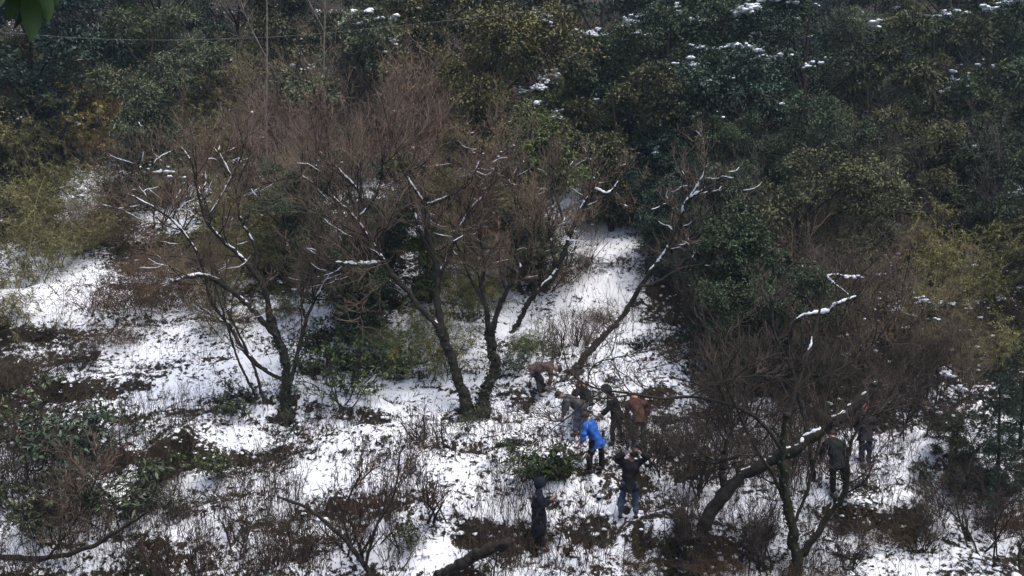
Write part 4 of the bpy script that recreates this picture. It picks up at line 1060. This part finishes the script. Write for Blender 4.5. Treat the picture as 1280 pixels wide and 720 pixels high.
# hooded, seen from the side, forearms up
d = legs((0, 0, .88), (-.06, .05, .09), (.10, -.10, .09), (.05, 0, 0), (.05, 0, 0), .09, toe=(.16, 0, -.05), axis=(0, -1, 0))
hooded = person('hooded person in long navy coat seen from the side, holding a phone', 673, 690,
       {**d, 'chest': (-.01, 0, 1.30), 'neck': (.02, 0, 1.48), 'head': (.06, 0, 1.57), 'shL': (0, .17, 1.38), 'shR': (0, -.17, 1.38), 'elL': (.05, .2, 1.10), 'elR': (.07, -.2, 1.10), 'wrL': (.30, .08, 1.22), 'wrR': (.30, -.07, 1.24)},
       'navy', 'black_cloth', hood='navy', face=(1, -.15, -.1), coat=.42)
ph = MB(); PV = np.array([(x, y, z) for x in (.395, .41) for y in (-.055, .055) for z in (1.235, 1.32)])
ph.add(PV, [(0, 1, 3, 2), (4, 6, 7, 5), (0, 4, 5, 1), (2, 3, 7, 6), (0, 2, 6, 4), (1, 5, 7, 3)])
po = obj('phone', ph.mesh('phone', 'phone')); po.location = hooded.location
tag(po, "small dark phone in the hooded person's hands", 'phone')
# blue jacket, stooping to the left
d = legs((.06, 0, .84), (-.10, -.1, .09), (.20, .10, .12), (-.05, 0, 0), (.03, 0, .02), .10, toe=(-.13, .08, -.05), axis=(.8, .6, 0))
person('stooping person in bright blue jacket and black trousers', 742, 592,
       {**d, 'chest': (-.10, .05, 1.18), 'neck': (-.17, .06, 1.33), 'head': (-.21, .06, 1.41), 'shL': (-.22, -.12, 1.24), 'shR': (0, .2, 1.26), 'elL': (-.26, -.2, .98), 'elR': (-.1, .3, 1.0), 'wrL': (-.36, -.18, .80), 'wrR': (-.32, .2, .82)},
       'blue', 'black_cloth', face=(-.8, .5, -.4))
# bent double, back horizontal, head to the right
d = legs((-.16, 0, .78), (-.02, -.12, .09), (.06, .12, .09), (.05, 0, .02), (.06, 0, .02), .10, toe=(.14, 0, -.05), axis=(.3, -.95, 0))
person('person bent double in mauve-brown jacket, farthest up the slope', 676, 497,
       {**d, 'chest': (.22, 0, .90), 'neck': (.36, 0, .88), 'head': (.46, 0, .84), 'shL': (.28, .17, .86), 'shR': (.28, -.17, .86), 'elL': (.30, .2, .58), 'elR': (.28, -.2, .58), 'wrL': (.26, .15, .34), 'wrR': (.24, -.16, .34), 'bulge': (0, 0, .07)},
       'mauve', 'charcoal', face=(.5, 0, -1))
# grey jacket, bent to the left, blue jeans
d = legs((.10, 0, .86), (-.02, -.05, .09), (.12, .06, .09), (-.02, 0, 0), (-.02, 0, 0), .09, toe=(-.14, 0, -.05), axis=(.4, .9, 0))
person('person in grey jacket and blue jeans leaning forward to the left', 720, 546,
       {**d, 'chest': (-.22, 0, 1.06), 'neck': (-.36, 0, 1.12), 'head': (-.44, 0, 1.14), 'shL': (-.26, -.18, 1.04), 'shR': (-.26, .18, 1.06), 'elL': (-.30, -.2, .78), 'elR': (-.3, .22, .78), 'wrL': (-.38, -.15, .56), 'wrR': (-.38, .15, .56)},
       'grey_cloth', 'jeans', face=(-1, 0, -.6))
# behind the grey one: only head and shoulders show
d = legs((.10, 0, .62), (-.05, -.1, .09), (.15, .05, .09), (-.2, -.1, 0), (-.2, .1, 0), .10, toe=(-.15, 0, -.05), axis=(.3, .95, 0))
person('crouching person in charcoal coat mostly hidden behind the grey jacket', 728, 527,
       {**d, 'chest': (0, 0, 1.0), 'neck': (-.09, 0, 1.17), 'head': (-.14, 0, 1.26), 'shL': (-.06, -.18, 1.08), 'shR': (-.02, .18, 1.1), 'elL': (-.15, -.22, .82), 'elR': (-.15, .22, .82), 'wrL': (-.3, -.15, .66), 'wrR': (-.3, .15, .66)},
       'charcoal', 'charcoal', face=(-1, -.2, -.4))
# dark figure leaning left
d = legs((.10, 0, .84), (0, -.12, .09), (.24, .08, .09), (-.05, 0, 0), (0, 0, 0), .10, toe=(-.14, 0, -.05), axis=(.5, .85, 0))
person('person all in black stepping left behind the blue jacket', 766, 556,
       {**d, 'chest': (-.04, 0, 1.22), 'neck': (-.14, 0, 1.40), 'head': (-.20, 0, 1.49), 'shL': (-.10, -.17, 1.30), 'shR': (-.02, .18, 1.32), 'elL': (-.16, -.24, 1.02), 'elR': (-.06, .26, 1.02), 'wrL': (-.36, -.2, .88), 'wrR': (-.2, .2, .84)},
       'black_cloth', 'charcoal', face=(-1, -.1, -.5), hood='black_cloth')
# rust jacket, back to the camera, bent away
d = legs((0, 0, .84), (-.12, 0, .09), (.14, 0, .09), (-.02, .04, 0), (.02, .04, 0), .10, toe=(0, .15, -.05))
person('person in rust orange jacket bending uphill behind the twigs', 798, 563,
       {**d, 'chest': (-.03, .20, 1.16), 'neck': (-.05, .34, 1.26), 'head': (-.06, .44, 1.26), 'shL': (-.22, .22, 1.18), 'shR': (.18, .22, 1.18), 'elL': (-.28, .26, .90), 'elR': (.27, .26, .90), 'wrL': (-.2, .4, .70), 'wrR': (.2, .4, .70)},
       'rust', 'grey_trousers', face=(0, 1, -.8), s=1.05)
# two behind the fallen trunk
d = legs((-.02, 0, .88), (-.10, 0, .09), (.22, 0, .09), (-.02, -.04, 0), (.02, -.04, 0), .10)
person('person in dark clothes with legs apart behind the fallen trunk', 1046, 622,
       {**d, 'chest': (-.04, .18, 1.24), 'neck': (-.03, .30, 1.38), 'head': (-.02, .38, 1.42), 'shL': (-.24, .2, 1.28), 'shR': (.16, .2, 1.28), 'elL': (-.32, .2, 1.0), 'elR': (.26, .2, 1.0), 'wrL': (-.26, .36, .84), 'wrR': (.2, .36, .84)},
       'dark_green', 'black_cloth', face=(0, 1, -.6))
d = legs((0, 0, .88), (-.06, .03, .09), (.10, -.03, .09), (0, -.04, 0), (0, -.04, 0), .09)
person('person in dark blue jeans and olive boots half hidden by the fallen trunk end', 1080, 585,
       {**d, 'chest': (0, .1, 1.26), 'neck': (.01, .16, 1.44), 'head': (.02, .2, 1.53), 'shL': (-.19, .1, 1.34), 'shR': (.2, .1, 1.34), 'elL': (-.24, .16, 1.06), 'elR': (.26, .16, 1.06), 'wrL': (-.16, .02, .9), 'wrR': (.18, .02, .9)},
       'charcoal', 'dark_jeans', 'olive_boot', face=(.3, -1, -.2))

# ---------------------------------------------------------------- hanging leaves close to the camera, wire
def near_leaves():
    y = 2.2
    root = empty('leafy_branch', at(28, -60, y))
    b0 = np.array(root.location)
    br = MB()
    def L(u, v, dy=0): return at(u, v, y + dy) - b0
    br_pts = [L(-120, -90), L(-30, -70, .02), L(28, -60), L(34, -20), L(36, 2)]
    P = resample(br_pts, 14); add_tubes(br, P[None], taper([.006], [.002], 14), 6)
    obj('twig', br.mesh('near_twig', 'bark', True), root)
    rng = np.random.RandomState(3)
    for (u0, v0, u1, v1, w) in [(16, -34, 10, 28, 22), (30, -20, 16, 38, 14), (36, -14, 40, 52, 24), (44, -20, 60, 28, 20), (40, 10, 34, 50, 14), (0, -40, -14, 20, 20), (52, -40, 70, 10, 16)]:
        a, b = L(u0, v0, rng.uniform(-.08, .08)), L(u1, v1, rng.uniform(-.08, .08)); mb = MB()
        t = np.linspace(0, 1, 9)
        ax = a[None] * (1 - t[:, None]) + b[None] * t[:, None]
        d = norm(b - a); sdv = norm(np.cross(d, [rng.uniform(-.4, .4), 1, .2])); nv = np.cross(sdv, d)
        ww = w * mpp(y) * .5 * np.sin(np.pi * t ** .8) ** .8
        ax = ax + nv[None] * (np.sin(t * np.pi) * .012)[:, None]
        Lf = ax + sdv * ww[:, None] + nv * ww[:, None] * .35; Rt = ax - sdv * ww[:, None] + nv * ww[:, None] * .35
        V = np.concatenate([Lf, ax, Rt]); F = []
        for i in range(8): F += [(i, i + 1, 9 + i + 1, 9 + i), (9 + i, 9 + i + 1, 18 + i + 1, 18 + i)]
        mb.add(V, F, .4); obj('leaf', mb.mesh('near_leaf', 'leaf', True), root, (.016, .038, .010))  # green darkened in the leaf colour to stand in for canopy shade
    tag(root, 'dark green leaves hanging close by in the top left corner', 'branch')
near_leaves()
wm = MB(); y = 9.0
WP = resample([at(-60, 36, y), at(0, 40, y), at(130, 49, y + .6), at(265, 49, y + 1.4), at(420, 40, y + 2.2), at(700, 8, y + 3.6), at(900, -30, y + 5)], 40)
wb = WP[0].copy(); add_tubes(wm, (WP - wb)[None], np.full((1, 40), .0022), 5)
M['wire'] = plain_mat('wire', (.16, .16, .16), .5)
wo_ = obj('cable', wm.mesh('cable', 'wire', True)); wo_.location = wb.tolist()
tag(wo_, 'thin cable strung across the upper left of the view', 'cable')

# ---------------------------------------------------------------- thin winter haze round the whole place
hz = MB(); x0, x1, y0_, y1, z0, z1 = -165, 165, -64, 206, -8, 75
HV = np.array([(x, y, z) for x in (x0, x1) for y in (y0_, y1) for z in (z0, z1)], float)
hz.add(HV, [(0, 1, 3, 2), (4, 6, 7, 5), (0, 4, 5, 1), (2, 3, 7, 6), (0, 2, 6, 4), (1, 5, 7, 3)])
hm = bpy.data.materials.new('haze'); hm.use_nodes = True; hn = hm.node_tree; hn.nodes.clear()
ho = hn.nodes.new('ShaderNodeOutputMaterial'); hv = hn.nodes.new('ShaderNodeVolumePrincipled')
hv.inputs['Color'].default_value = (.62, .80, 1.0, 1); hv.inputs['Density'].default_value = 0.0006; hv.inputs['Anisotropy'].default_value = 0.2
hn.links.new(hv.outputs[0], ho.inputs['Volume'])
tag(obj('haze', hz.mesh('haze', hm)), 'thin bluish winter haze over the hillside', kind='stuff')
